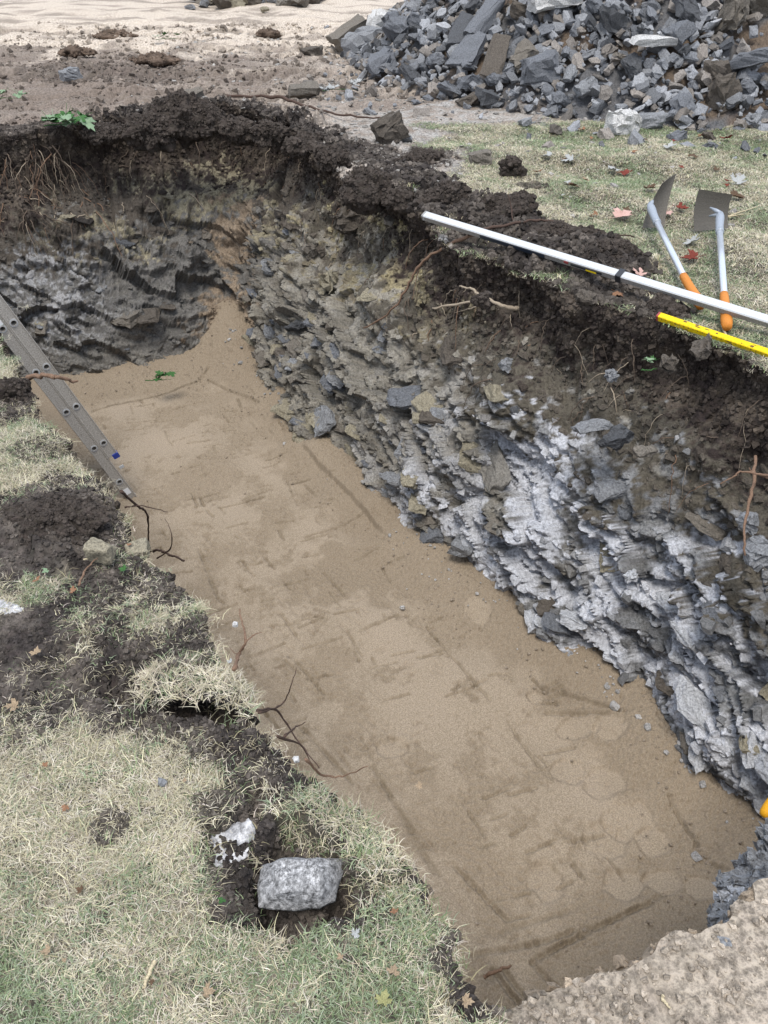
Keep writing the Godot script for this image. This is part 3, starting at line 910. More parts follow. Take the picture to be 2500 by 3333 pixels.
func make_crumbs() -> void:
	# crumbs of dark earth on the soil band of the walls, on the rim and on bare patches
	var protos := []
	for i in 8:
		protos.append(rock(Vector3(1.0, rnd(0.7, 0.9), rnd(0.75, 1.0)), 6, 0.0))
	var host := {}
	for job in [["right_face", 14000, 0.34], ["far_end", 7000, 0.4], ["left_bank", 9000, 0.4], ["near_end", 700, 0.2]]:
		var xf := []
		var cl := []
		for i in protos.size():
			xf.append([])
			cl.append([])
		for i in job[1]:
			var q := wall_point(job[0], rng.randf(), rnd(0.0, job[2]) * rnd(0.3, 1.0))
			var s := 0.006 + 0.024 * pow(rng.randf(), 3.5)
			var pi := rng.randi() % 8
			var b := basis_from(Vector3(rnd(-1, 1), rnd(-1, 1), rnd(-1, 1)).normalized(), rnd(0, TAU)).scaled_local(Vector3.ONE * s)
			xf[pi].append(Transform3D(b, q[0] + q[1] * s * 0.2))
			var k := rnd(0.7, 1.5)
			cl[pi].append(Color(q[2].r * k, q[2].g * k, q[2].b * k))
		for i in 8:
			multi("earth_crumbs", protos[i], M.crumb, xf[i], cl[i], wall_pos[job[0]][5])
	# loose crumbs over the ground
	var xf := []
	var cl := []
	for i in 8:
		xf.append([])
		cl.append([])
	var tries := 0
	var made := 0
	while made < 42000 and tries < 190000:
		tries += 1
		var x := 0.0
		var z := 0.0
		if tries % 3 == 0:
			x = rnd(-1.7, 0.5)
			z = rnd(-3.6, -0.2)
		elif tries % 3 == 1:
			var i := rng.randi() % rim.size()
			var d := absf(rng.randfn(0.0, 0.2))
			x = rim[i].x + outw[i].x * d
			z = rim[i].z + outw[i].y * d
		else:
			var q: Array = patches[rng.randi() % patches.size()]
			x = q[0].x + rnd(-1, 1) * q[1]
			z = q[0].y + rnd(-1, 1) * q[1]
		if Geometry2D.is_point_in_polygon(Vector2(x, z), rim_poly):
			continue
		var s_m := soil_mask(x, z)
		var lm := lawn_mask(x, z)
		if s_m < 0.4 and (lm > 0.4 or rng.randf() < 0.3):
			continue
		var c := ground_col(x, z, lm, s_m)
		var s := 0.003 + 0.012 * pow(rng.randf(), 3.0) if x < 0.9 and z > -4.0 else 0.008 + 0.028 * pow(rng.randf(), 3.0)
		var k := rnd(0.65, 1.7)
		var pi := rng.randi() % 8
		xf[pi].append(Transform3D(basis_from(Vector3(rnd(-1, 1), rnd(-1, 1), rnd(-1, 1)).normalized(), rnd(0, TAU)).scaled_local(Vector3.ONE * s), Vector3(x, gh(x, z) + s * 0.15, z)))
		cl[pi].append(Color(c.r * k, c.g * k, c.b * k))
		made += 1
	for i in 12000:
		var x := rnd(-5.0, 0.8)
		var z := rnd(-13.5, -7.3)
		if u_of(x, z) > -7.45 or n_mid.get_noise_2d(x * 1.1 + 60.0, z * 2.4) < rnd(-0.25, 0.25) or Geometry2D.is_point_in_polygon(Vector2(x, z), rim_poly):
			continue
		var c := ground_col(x, z, 0.0, 0.0)
		var s := 0.012 + 0.05 * pow(rng.randf(), 4.0)
		var k := rnd(0.5, 1.05)
		var pi := rng.randi() % 8
		xf[pi].append(Transform3D(basis_from(Vector3(rnd(-1, 1), rnd(-1, 1), rnd(-1, 1)).normalized(), rnd(0, TAU)).scaled_local(Vector3.ONE * s), Vector3(x, gh(x, z) + s * 0.1, z)))
		cl[pi].append(Color(c.r * k, c.g * k, c.b * k))
	for i in 8:
		multi("soil_crumbs", protos[i], M.crumb, xf[i], cl[i], null, "loose crumbs of dark earth strewn along the trench rim", "soil")
	# grains and small lumps on the sand bed
	xf = []
	cl = []
	for i in 8:
		xf.append([])
		cl.append([])
	for i in 9000:
		var u := rnd(-6.5, -0.45)
		var v := rnd(0.3, 2.4)
		var fv := 1.83 + 0.12 * sm(-4.5, -2.8, u) + 0.28 * sm(-3.0, -1.9, u)
		if n_mid.get_noise_2d(u * 2.5, v * 2.5) < rnd(-0.2, 0.2) or rng.randf() > 0.02 + 0.8 * sm(fv - 0.45, fv - 0.15, v) + 0.5 * sm(-1.3, -0.7, u) + 0.6 * sm(-5.7, -5.95, u):
			continue
		var p := uv(u, v, floor_h(u, v))
		var s := 0.004 + 0.011 * pow(rng.randf(), 3.0)
		var pi := rng.randi() % 8
		xf[pi].append(Transform3D(basis_from(Vector3(rnd(-1, 1), rnd(-1, 1), rnd(-1, 1)).normalized(), rnd(0, TAU)).scaled_local(Vector3.ONE * s), p))
		var k := rnd(0.75, 1.15)
		cl[pi].append(Color(0.36 * k, 0.29 * k, 0.22 * k))
	var chip_xf := []
	var chip_cl := []
	for i in 260:
		var u := rnd(-6.2, -0.9)
		var fv := 1.80 + 0.12 * sm(-4.5, -2.8, u) + 0.28 * sm(-3.0, -1.9, u)
		var v := fv - absf(rng.randfn(0.0, 0.09)) + 0.05
		var s := 0.008 + 0.04 * pow(rng.randf(), 4.0)
		if n_mid.get_noise_2d(u * 3.0, 8.0) < rnd(-0.3, 0.3):
			continue
		chip_xf.append(Transform3D(basis_from(Vector3(rnd(-0.5, 0.5), 1, rnd(-0.5, 0.5)).normalized(), rnd(0, TAU)).scaled_local(Vector3(s, s * 0.5, s)), uv(u, v, floor_h(u, v) + s * 0.1)))
		var g := rnd(0.3, 0.55)
		chip_cl.append(Color(g, g * 0.95, g * 0.9))
	multi("fallen_chips", protos[0], M.crumb, chip_xf, chip_cl, null, "rock chips fallen onto the sand along the foot of the rock face", "gravel")
	for i in 8:
		multi("sand_lumps", protos[i], M.crumb, xf[i], cl[i], null, "small lumps of damp sand scattered over the trench bed", "sand")

# ---------- grass ----------
func tuft(n: int, len_a: float, len_b: float, lie: float, spread: float, width: float) -> ArrayMesh:
	var ver := PackedVector3Array()
	var nor := PackedVector3Array()
	var colr := PackedColorArray()
	for i in n:
		var a := rnd(0, TAU)
		var dirv := Vector3(cos(a), 0, sin(a))
		var side := Vector3(-sin(a), 0, cos(a))
		var l := rnd(len_a, len_b)
		var p := Vector3(rnd(-1, 1), 0, rnd(-1, 1)) * spread
		var pitch := deg_to_rad(rnd(lie, lie + 45.0))
		var bend := rnd(-1.3, -0.2)
		var turn := rnd(-0.7, 0.7)
		var w := width * rnd(0.6, 1.3)
		var k := rnd(0.7, 1.2)
		var tint := Color(k, k * rnd(0.93, 1.04), k * rnd(0.8, 1.1))
		var prev := p + Vector3(0, -0.004, 0)
		var segs := 3
		for s in segs:
			var d := (dirv * cos(pitch) + Vector3.UP * sin(pitch)).normalized()
			var q := prev + d * l / segs
			if q.y < 0.003:
				q.y = 0.003 + rng.randf() * 0.004
			var w0 := w * (1.0 - float(s) / segs * 0.7)
			var w1 := w * (1.0 - float(s + 1) / segs * 0.85)
			var n2 := side.cross(d).normalized()
			if n2.y < 0:
				n2 = -n2
			for v in [prev - side * w0, q - side * w1, prev + side * w0, prev + side * w0, q - side * w1, q + side * w1]:
				ver.append(v)
				nor.append(n2)
				colr.append(tint)
			prev = q
			pitch += bend / segs
			dirv = dirv.rotated(Vector3.UP, turn / segs)
			side = side.rotated(Vector3.UP, turn / segs)
	var arr := []
	arr.resize(Mesh.ARRAY_MAX)
	arr[Mesh.ARRAY_VERTEX] = ver
	arr[Mesh.ARRAY_NORMAL] = nor
	arr[Mesh.ARRAY_COLOR] = colr
	var me := ArrayMesh.new()
	me.add_surface_from_arrays(Mesh.PRIMITIVE_TRIANGLES, arr)
	return me
func grass_col(x: float, z: float, green: float) -> Color:
	var straw := mix3(lin(0.7, 0.625, 0.495), lin(0.27, 0.22, 0.155), rng.randf())
	var leaf := mix3(lin(0.1, 0.14, 0.06), lin(0.3, 0.35, 0.22), rng.randf())
	return mix3(straw, leaf, 1.0 if rng.randf() < green else 0.12)
func make_grass() -> void:
	var kinds := []
	for i in 4:
		kinds.append(tuft(13, 0.014, 0.05, -8.0, 0.024, 0.0008))
	for i in 4:
		kinds.append(tuft(11, 0.01, 0.03, 18.0, 0.018, 0.00095))
	var far := []
	for i in 4:
		far.append(tuft(16, 0.015, 0.04, 6.0, 0.04, 0.0019))
	var xf := []
	var cl := []
	for i in 12:
		xf.append([])
		cl.append([])
	var made := 0
	for t in 95000:
		var x := rnd(-1.75, 0.6)
		var z := rnd(-3.9, 0.1)
		var v := v_of(x, z)
		if v > 0.62 or Geometry2D.is_point_in_polygon(Vector2(x, z), rim_poly):
			continue
		if (soil_mask(x, z) > rnd(0.12, 0.95) and rng.randf() > 0.14) or lawn_mask(x, z) < rng.randf():
			continue
		# keep off the bare stones
		var bare := false
		for s in [[Vector2(-0.17, -0.818), 0.085], [Vector2(-0.349, -0.89), 0.03], [Vector2(-0.983, -1.497), 0.1], [Vector2(-0.808, -1.74), 0.04], [Vector2(-1, -1.911), 0.2], [Vector2(-0.475, -1.274), 0.06], [Vector2(-0.403, -1.255), 0.06]]:
			if Vector2(x, z).distance_to(s[0]) < s[1]:
				bare = true
		if bare:
			continue
		var green := clampf(0.25 + n_mid.get_noise_2d(x * 1.6 + 77.0, z * 1.6) * 0.9 + n_mid.get_noise_2d(x * 6.0 + 77.0, z * 6.0) * 0.5 + 0.25 * sm(-1.1, -0.4, z), 0.04, 0.9)
		var g := rng.randf() < green
		var k: int = rng.randi() % 4 + (4 if g or rng.randf() < 0.25 else 0)
		var sc := rnd(0.6, 1.15)
		xf[k].append(Transform3D(Basis(Vector3.UP, rnd(0, TAU)).scaled(Vector3.ONE * sc).rotated(Vector3(1, 0, 0), rnd(-0.25, 0.25)), Vector3(x, gh(x, z), z)))
		cl[k].append(grass_col(x, z, 0.92 if g else 0.1))
		made += 1
	for t in 70000:
		var x := rnd(-0.6, 5.0)
		var z := rnd(-8.3, -1.6)
		if v_of(x, z) < 2.3 or x > 0.7 - z * 0.62 or Geometry2D.is_point_in_polygon(Vector2(x, z), rim_poly):
			continue
		if soil_mask(x, z) > rnd(0.15, 0.9) or lawn_mask(x, z) < rnd(0.1, 1.0):
			continue
		var green := clampf(0.4 + n_mid.get_noise_2d(x * 0.9 + 7.0, z * 0.9) * 1.1 + n_mid.get_noise_2d(x * 3.0 + 7.0, z * 3.0) * 0.6, 0.05, 0.92)
		var g := rng.randf() < green
		var k: int = 8 + rng.randi() % 4
		var sc := rnd(0.7, 1.2) * (1.0 if z < -3.4 else 0.8)
		xf[k].append(Transform3D(Basis(Vector3.UP, rnd(0, TAU)).scaled(Vector3.ONE * sc), Vector3(x, gh(x, z), z)))
		cl[k].append(grass_col(x, z, 0.9 if g else 0.1))
	for i in 12:
		var me: Mesh = kinds[i] if i < 8 else far[i - 8]
		var label := "dry straw and short green grass of the lawn along the near left bank" if i < 8 else "short green and straw coloured lawn beyond the right bank"
		multi("lawn_grass", me, M.grass, xf[i], cl[i], null, label, "grass")
	# turf flaps hanging over the rim
	xf = []
	cl = []
	for i in 8:
		xf.append([])
		cl.append([])
	for t in 5200:
		var i := rng.randi() % rim.size()
		var p := rim[i]
		var u := u_of(p.x, p.z)
		var v := v_of(p.x, p.z)
		var left: bool = v < 1.0 and u < -0.5 and u > -4.2
		if not left and not (v > 2.0 and u > -4.3 and u < -1.0 and rng.randf() < 0.3):
			continue
		if n_mid.get_noise_2d(u * 4.0, 3.0 if left else 9.0) < rnd(-0.25, 0.2):
			continue
		var d := rnd(-0.02, 0.06)
		var at := Vector3(p.x + outw[i].x * d, 0, p.z + outw[i].y * d)
		at.y = p.y - 0.004 - (0.03 * rng.randf() if d < 0.0 else 0.0)
		var k := rng.randi() % 8
		var tip := Vector3(outw[i].y, 0, -outw[i].x).normalized()
		xf[k].append(Transform3D(Basis(Vector3.UP, rnd(0, TAU)).scaled(Vector3.ONE * rnd(0.6, 1.1)).rotated(tip, rnd(-0.2, 0.7)), at))
		cl[k].append(grass_col(p.x, p.z, 0.2))
	for i in 8:
		multi("turf_fringe", kinds[i], M.grass, xf[i], cl[i], null, "ragged fringe of grass hanging over the cut edge of the turf", "grass")

# ---------- rubble ----------
func pile_h(x: float, z: float) -> float:
	var r := Vector2((x - 3.6) / 4.05, (z + 11.0) / 4.0).length()
	return 2.6 * pow(maxf(0.0, 1.0 - r), 0.95)
func make_rubble() -> void:
	var xs := lines([[-0.9, 8.2, 0.06]])
	var zs := lines([[-15.4, -6.6, 0.06]])
	var pos := PackedVector3Array()
	var col := PackedColorArray()
	var keep := PackedByteArray()
	for z in zs:
		for x in xs:
			var h := pile_h(x, z)
			var j := n_lump.get_noise_2d(x * 0.5, z * 0.5) * 0.12 + n_mid.get_noise_2d(x * 4.0, z * 4.0) * 0.08
			keep.append(1 if Vector2((x - 3.6) / 4.05, (z + 11.0) / 4.0).length() < 1.06 else 0)
			pos.append(Vector3(x, (h + j * minf(1.0, h * 3.0) - 0.06) if h > 0.0 else -0.25, z))
			var b := n_mid.get_noise_2d(x * 1.2 + 9.0, z * 1.2)
			col.append(mix3(lin(0.14, 0.135, 0.135), lin(0.16, 0.12, 0.09), sm(0.0, 0.2, b + sm(0.5, 0.1, Vector2((x - 3.35), (z + 7.9)).length()) * 0.6)))
	var base := obj("rubble_fines", grid_mesh(pos, col, zs.size(), xs.size(), keep), M.wall)
	base.set_meta("kind", "stuff")
	tag(base, "gravel and earth packed between the rocks of the rubble pile", "rubble")
	# big rocks told apart by look or place: [centre, size, turn, tilt, material, name, label]
	var special := [
		[Vector3(-0.411, 0.16, -11.365), Vector3(0.8, 0.3, 0.45), 0.5, 0.45, "brown", "boulder", "brown tilted slab at the far left foot of the rubble pile"],
		[Vector3(0.112, 0.25, -11.03), Vector3(0.85, 0.55, 0.6), -0.2, -0.12, "pale", "boulder", "large pale boulder at the left end of the rubble pile"],
		[Vector3(-0.212, 0.13, -10.65), Vector3(0.46, 0.32, 0.42), 0.8, 0.3, "grey", "boulder", "blocky grey boulder in front of the pale boulder"],
		[Vector3(0.489, 0.35, -11.49), Vector3(0.6, 0.55, 0.5), 0.3, 0.2, "brown", "boulder", "brown boulder behind the pale boulder at the pile's left shoulder"],
		[Vector3(0.991, 0.604, -9.081), Vector3(0.95, 0.2, 0.34), 0.9, 0.5, "slate", "rock_slab", "longest dark slab lying aslant high on the left of the pile"],
		[Vector3(0.774, 0.456, -9.091), Vector3(0.7, 0.18, 0.36), 1.1, 0.5, "dark", "rock_slab", "dark slab just below the longest slab of the pile"],
		[Vector3(0.797, 0.343, -8.712), Vector3(0.55, 0.16, 0.4), 0.9, 0.7, "slate", "rock_slab", "greyish slanting slab on the left flank of the pile"],
		[Vector3(1.032, 0.33, -8.423), Vector3(0.7, 0.13, 0.3), 1.2, 0.75, "mud", "rock_slab", "narrow brown slab leaning beside the triangular rock"],
		[Vector3(1.402, 0.311, -8.078), Vector3(0.52, 0.36, 0.34), 0.2, 0.15, "slate", "boulder", "triangular slate boulder in the middle of the pile front"],
		[Vector3(2.285, 0.548, -7.894), Vector3(0.62, 0.12, 0.3), 0.45, -0.08, "pale", "rock_slab", "pale flat slab lying on the face of the pile"],
		[Vector3(1.571, 0.785, -8.752), Vector3(0.7, 0.25, 0.5), 0.2, 0.2, "pale", "boulder", "light stone at the top edge of the pile"],
		[Vector3(3.003, 0.734, -8.041), Vector3(0.24, 0.3, 0.22), 0.2, 0.1, "brown", "boulder", "rounded brown rock standing high at the right of the pile"],
		[Vector3(2.815, 0.228, -7.433), Vector3(0.3, 0.32, 0.26), 0.5, 0.2, "mud", "boulder", "muddy boulder half sunk in earth at the lower right of the pile"],
		[Vector3(2.786, 0.352, -7.619), Vector3(0.26, 0.22, 0.24), 0.9, 0.2, "mud", "boulder", "mud coated rock above the half sunk muddy boulder"],
		[Vector3(3.06, 0.459, -7.574), Vector3(0.5, 0.14, 0.2), -0.9, 0.3, "slate", "rock_slab", "long bluish splinter standing at the right edge of the pile"],
		[Vector3(1.939, 0.07, -7.057), Vector3(0.3, 0.24, 0.24), 0.3, 0.1, "pale", "boulder", "pale block standing at the foot of the pile on the grass"],
		[Vector3(2.176, 0.06, -7.201), Vector3(0.3, 0.14, 0.18), -0.2, 0.05, "grey", "rock", "grey block lying right of the pale block at the pile foot"],
		[Vector3(2.71, 0.05, -7.538), Vector3(0.28, 0.15, 0.2), 0.1, 0.1, "brown", "rock", "tan block at the pile foot below the muddy boulder"],
		[Vector3(0.968, 0.06, -8.049), Vector3(0.28, 0.14, 0.2), 0.4, -0.3, "dark", "rock", "dark wedge at the lower left foot of the pile"],
		[Vector3(0.788, 0.05, -8.102), Vector3(0.26, 0.1, 0.18), 0.1, 0.4, "mud", "rock", "brown wedge beside the dark wedge at the pile foot"],
		[Vector3(2.328, 0.02, -6.836), Vector3(0.15, 0.1, 0.12), 0.4, 0.1, "slate", "rock", "small dark blue rock lying alone on the grass before the pile"],
		[Vector3(0.697, 0.03, -6.171), Vector3(0.2, 0.11, 0.16), 0.1, 0.1, "brown", "rock", "angular brown grey rock on the gravel left of the dark sod clump"],
		[Vector3(-0.766, 0.03, -8.608), Vector3(0.36, 0.13, 0.2), 0.3, 0.0, "brown", "rock", "flat brown rock in the dirt above the dark soil ridge"],
		[Vector3(-0.834, 0.04, -10.752), Vector3(0.3, 0.14, 0.2), 0.3, 0.0, "mud", "rock", "small brown rock alone on the dirt left of the rubble pile"],
		[Vector3(-3.257, 0.05, -9.35), Vector3(0.2, 0.14, 0.16), 0.7, 0.1, "grey", "rock", "small pale rock on the brown dirt at the far left"],
		[Vector3(-1.727, 0.1, -7.899), Vector3(0.3, 0.16, 0.2), 0.7, 0.1, "brown", "rock", "grey brown stone on top of the far soil ridge"],
		[Vector3(0.045, 0.08, -6.795), Vector3(0.3, 0.24, 0.2), 0.3, 0.3, "mud", "rock", "mossy dark rock standing upright on the far right rim"]]
	for s in special:
		var d: Vector3 = s[1] * (0.66 if s[1].x > 0.5 else 0.85)
		var o := obj(s[5], rock(d, 6, 0.35, 2, minf(d.x, d.y) * 0.16, 3.2 / d.x), M["rock_" + s[4]])
		o.transform = Transform3D(Basis(Vector3.UP, s[2]) * Basis(Vector3(0, 0, 1), s[3]), s[0])
		tag(o, s[6], "rock")
	var o_b := obj("boulder", rock(Vector3(1.3, 0.8, 0.8), 8, 0.1, 3, 0.05, 2.0), M.rock_tan)
	o_b.position = Vector3(-2.763, 0, -16.066) + Vector3(0, 0.38, -0.3)
	tag(o_b, "rounded tan boulder at the top edge beyond the bare dirt", "rock")
	var protos := []
	for i in 16:
		protos.append(rock(Vector3(1.0, rnd(0.25, 0.65), rnd(0.5, 0.9)), 7, 0.25, 1, 0.09, 2.5))
	var large := []
	for i in 12:
		large.append(rock(Vector3(1.0, rnd(0.25, 0.65), rnd(0.5, 0.85)), 8, 0.25, 2, 0.1, 2.6))
	var mats := ["grey", "grey", "slate", "slate", "slate", "dark", "dark", "brown", "mud"]
	var made := 0
	var spots := []
	while made < 300:
		var x := rnd(-0.6, 6.0)
		var z := rnd(-14.0, -6.8)
		var h := pile_h(x, z)
		if x > 0.62 - z * 0.52 or h + 0.09 * (-z) < 0.03 or (h <= 0.0 and rng.randf() < 0.9):
			continue
		var s := 0.11 + 0.19 * pow(rng.randf(), 2.5)
		if x < 2.0 and rng.randf() < 0.25:
			s *= 1.25
		var at := Vector3(x, h, z)
		var ok := true
		for q in spots:
			if q[0].distance_to(at) < (q[1] + s) * 0.36:
				ok = false
				break
		if not ok:
			continue
		spots.append([at, s])
		var mk: String = mats[rng.randi() % mats.size()]
		var o := obj("rubble_rock", large[rng.randi() % large.size()], M["rock_" + mk])
		var n := Vector3(rnd(-1, 1) - 0.15, 0.9, rnd(-1, 1) + 0.25).normalized()
		o.transform = Transform3D(basis_from(n, rnd(0, TAU)).scaled_local(Vector3(s, s * rnd(0.8, 1.2), s)), at + Vector3(0, s * 0.12 if h > 0.1 else s * 0.2, 0))
		var zone := "at the foot" if h < 0.25 else ("on the left flank" if x < 1.6 else ("on the right side" if x > 3.4 else "on the front face"))
		if h > 1.3:
			zone = zone.replace("on the", "high on the")
		var shade: String = {"grey": "grey", "slate": "bluish slate", "dark": "dark", "brown": "brownish", "mud": "muddy brown", "dust": "pale"}[mk]
		tag(o, "%s %s broken rock %s of the rubble pile" % ["large" if s > 0.24 else ("middling" if s > 0.16 else "small"), shade, zone], "rock", "broken rocks of the rubble pile")
		made += 1
	var xf := []
	var cl := []
	for i in 16:
		xf.append([])
		cl.append([])
	for i in 16000:
		var x := rnd(-0.9, 6.4)
		var z := rnd(-14.5, -6.3)
		var h := pile_h(x, z)
		if x > 0.7 - z * 0.55 or (h <= 0.0 and rng.randf() < 0.965):
			continue
		if h <= 0.0 and Vector2((x - 3.6) / 4.05, (z + 11.0) / 4.0).length() > 1.25:
			continue
		var muddy := sm(0.55, 0.3, Vector2(x - 3.4, z + 8.0).length())
		if rng.randf() < muddy * 0.75:
			continue
		var s := 0.03 + 0.12 * pow(rng.randf(), 2.0)
		var pi := rng.randi() % 16
		var n := Vector3(rnd(-1, 1), 0.8, rnd(-1, 1) + 0.2).normalized()
		xf[pi].append(Transform3D(basis_from(n, rnd(0, TAU)).scaled_local(Vector3(s, s * rnd(0.7, 1.2), s)), Vector3(x, h + n_lump.get_noise_2d(x * 0.5, z * 0.5) * 0.1 * minf(1.0, h * 3.0) + s * rnd(0.0, 0.3), z)))
		var k := rnd(0.6, 1.5)
		var c := mix3(mix3(lin(0.15, 0.153, 0.162), lin(0.31, 0.31, 0.315), rng.randf()), lin(0.24, 0.2, 0.16), 0.7 if rng.randf() < 0.25 else 0.0)
		cl[pi].append(Color(c.r * k, c.g * k, c.b * k))
	for i in 16:
		multi("rubble_stones", protos[i], M.flake, xf[i], cl[i], null, "smaller broken stones filling the rubble pile", "rubble")
	# stone chips on the trodden dirt between the trench and the rubble
	xf = []
	cl = []
	for i in 16:
		xf.append([])
		cl.append([])
	for i in 9000:
		var x := rnd(-2.6, 3.0)
		var z := rnd(-13.0, -4.8)
		var lm := lawn_mask(x, z)
		if Geometry2D.is_point_in_polygon(Vector2(x, z), rim_poly) or lm > rng.randf() * 1.2 or pile_h(x, z) > 0.2 or v_of(x, z) < 2.0 and u_of(x, z) > -7.4:
			continue
		if x < -0.6 and rng.randf() < 0.75:
			continue
		var s := 0.012 + 0.045 * pow(rng.randf(), 3.0)
		var pi := rng.randi() % 16
		xf[pi].append(Transform3D(basis_from(Vector3(rnd(-0.4, 0.4), 1, rnd(-0.4, 0.4)).normalized(), rnd(0, TAU)).scaled_local(Vector3(s, s * 0.6, s)), Vector3(x, gh(x, z) + s * 0.1, z)))
		var k := rnd(0.7, 1.4)
		cl[pi].append(Color(0.33 * k, 0.305 * k, 0.275 * k))
	for i in 16:
		multi("stone_chips", protos[i], M.flake, xf[i], cl[i], null, "small grey stone chips trodden into the dirt before the rubble pile", "gravel")
	# rubble beside the far boulder
	for i in 26:
		var at: Vector3 = Vector3(-2.07, 0, -15.673)
		at += Vector3(rnd(-1.1, 1.0), 0, rnd(-0.9, 0.7))
		var s := rnd(0.12, 0.42)
		var o := obj("far_stone", large[rng.randi() % large.size()], M["rock_" + ["brown", "grey", "tan", "mud"][rng.randi() % 4]])
		o.transform = Transform3D(basis_from(Vector3(rnd(-0.5, 0.5), 1, rnd(-0.5, 0.5)).normalized(), rnd(0, TAU)).scaled_local(Vector3.ONE * s), at + Vector3(0, s * 0.18, 0))
		tag(o, "one of the small stones strewn beside the tan boulder at the top edge", "rock", "stones beside the far tan boulder")

# ---------- stones and clods in the lawn ----------
func lawn_stone(called: String, at: Vector3, d: Vector3, turn: float, tilt: float, m: Material, label: String, cuts := 5) -> void:
	var base := rock_tris(d, cuts, 0.55)
	if cuts == 0:
		var pl: Array[Plane] = []
		for q in [[0, 1, 0.18, 0.4], [0, -1, 0, 0.5], [1, 0.3, 0.12, 0.46], [-1, 0.4, 0.1, 0.44], [0.12, 0.25, 1, 0.45], [-0.1, 0.35, -1, 0.42], [-0.7, 0.5, 0.5, 0.49], [0.6, 0.65, -0.45, 0.5], [0.75, 0.2, 0.7, 0.55], [-0.6, 0.3, -0.75, 0.5], [0.1, 0.75, 0.7, 0.48], [-0.5, 0.9, -0.2, 0.45]]:
			pl.append(Plane(Vector3(q[0], q[1], q[2]).normalized(), q[3]))
		base = cut_tris(pl, d)
	var t := roughen(base, 3, minf(d.x, d.y) * 0.1, 2.4 / d.x, rng.randi() % 999)
	var o := obj(called, smooth_mesh_sharp(t), m)
	o.transform = Transform3D(Basis(Vector3.UP, turn) * Basis(Vector3(1, 0, 0), tilt), at)
	tag(o, label, "stone")
func smooth_mesh_sharp(t: PackedVector3Array) -> ArrayMesh:
	# one smoothing pass over welded corners rounds the worn edges
	var acc := {}
	var cnt := {}
	for i in range(0, t.size(), 3):
		var c := (t[i] + t[i + 1] + t[i + 2]) / 3.0
		for k in 3:
			var key := Vector3i((t[i + k] * 5000.0).round())
			acc[key] = acc.get(key, Vector3.ZERO) + c
			cnt[key] = cnt.get(key, 0) + 1
	for i in t.size():
		var key := Vector3i((t[i] * 5000.0).round())
		t[i] = t[i].lerp(acc[key] / cnt[key], 0.8)
	for i in range(0, t.size(), 3):
		if (t[i + 2] - t[i]).cross(t[i + 1] - t[i]).dot(t[i] + t[i + 1] + t[i + 2]) < 0.0:
			var q := t[i + 1]
			t[i + 1] = t[i + 2]
			t[i + 2] = q
	return smooth_mesh(t)
func clod(called: String, at: Vector3, d: Vector3, n: int, base, label: String) -> void:
	# a sod of crumbly earth: one lumpy body with crumbs pressed into it
	var root := thing(called, label, "clod", at)
	var bc: Color = base if base != null else lin(0.073, 0.059, 0.049)
	var st := SphereMesh.new()
	st.radius = 0.5
	st.height = 1.0
	st.radial_segments = 64
	st.rings = 40
	var arr := st.surface_get_arrays(0)
	var v: PackedVector3Array = arr[Mesh.ARRAY_VERTEX]
	var col := PackedColorArray()
	var off := Vector3(rnd(0, 90), rnd(0, 90), rnd(0, 90))
	for i in v.size():
		var p := v[i] * d
		var k := 1.0 + 0.75 * n_mid.get_noise_3dv(p * 1.1 / d.x + off) + 0.35 * n_mid.get_noise_3dv(p * 3.0 / d.x + off) + 0.2 * n_lump.get_noise_3dv(p * 0.8 + off) + 0.14 * n_lump2.get_noise_3dv(p + off)
		v[i] = p * k
		var q := 0.8 + 0.9 * n_mid.get_noise_3dv(p * 9.0 + off)
		col.append(Color(bc.r * q, bc.g * q, bc.b * q))
	var tris := PackedVector3Array()
	var cc := PackedColorArray()
	for i in arr[Mesh.ARRAY_INDEX]:
		tris.append(v[i])
		cc.append(col[i])
	var s := SurfaceTool.new()
	s.begin(Mesh.PRIMITIVE_TRIANGLES)
	s.set_smooth_group(-1)
	for i in tris.size():
		s.set_color(cc[i])
		s.add_vertex(tris[i])
	s.generate_normals()
	obj("earth", s.commit(), M.crumb, root)
	var proto := rock(Vector3(1.0, 0.8, 0.9), 6, 0.0)
	var xf := []
	var cl := []
	for i in n:
		var w: Vector3 = v[rng.randi() % v.size()]
		if w.y < -d.y * 0.3:
			continue
		var sz := (0.004 + 0.013 * pow(rng.randf(), 2.5)) * (1.0 if at.z > -3.5 else 1.9)
		xf.append(Transform3D(basis_from(Vector3(rnd(-1, 1), rnd(-1, 1), rnd(-1, 1)).normalized(), rnd(0, 6)).scaled_local(Vector3.ONE * sz), w))
		var k := rnd(0.75, 1.3)
		cl.append(Color(bc.r * k, bc.g * k, bc.b * k))
	multi("crumbs", proto, M.crumb, xf, cl, root)
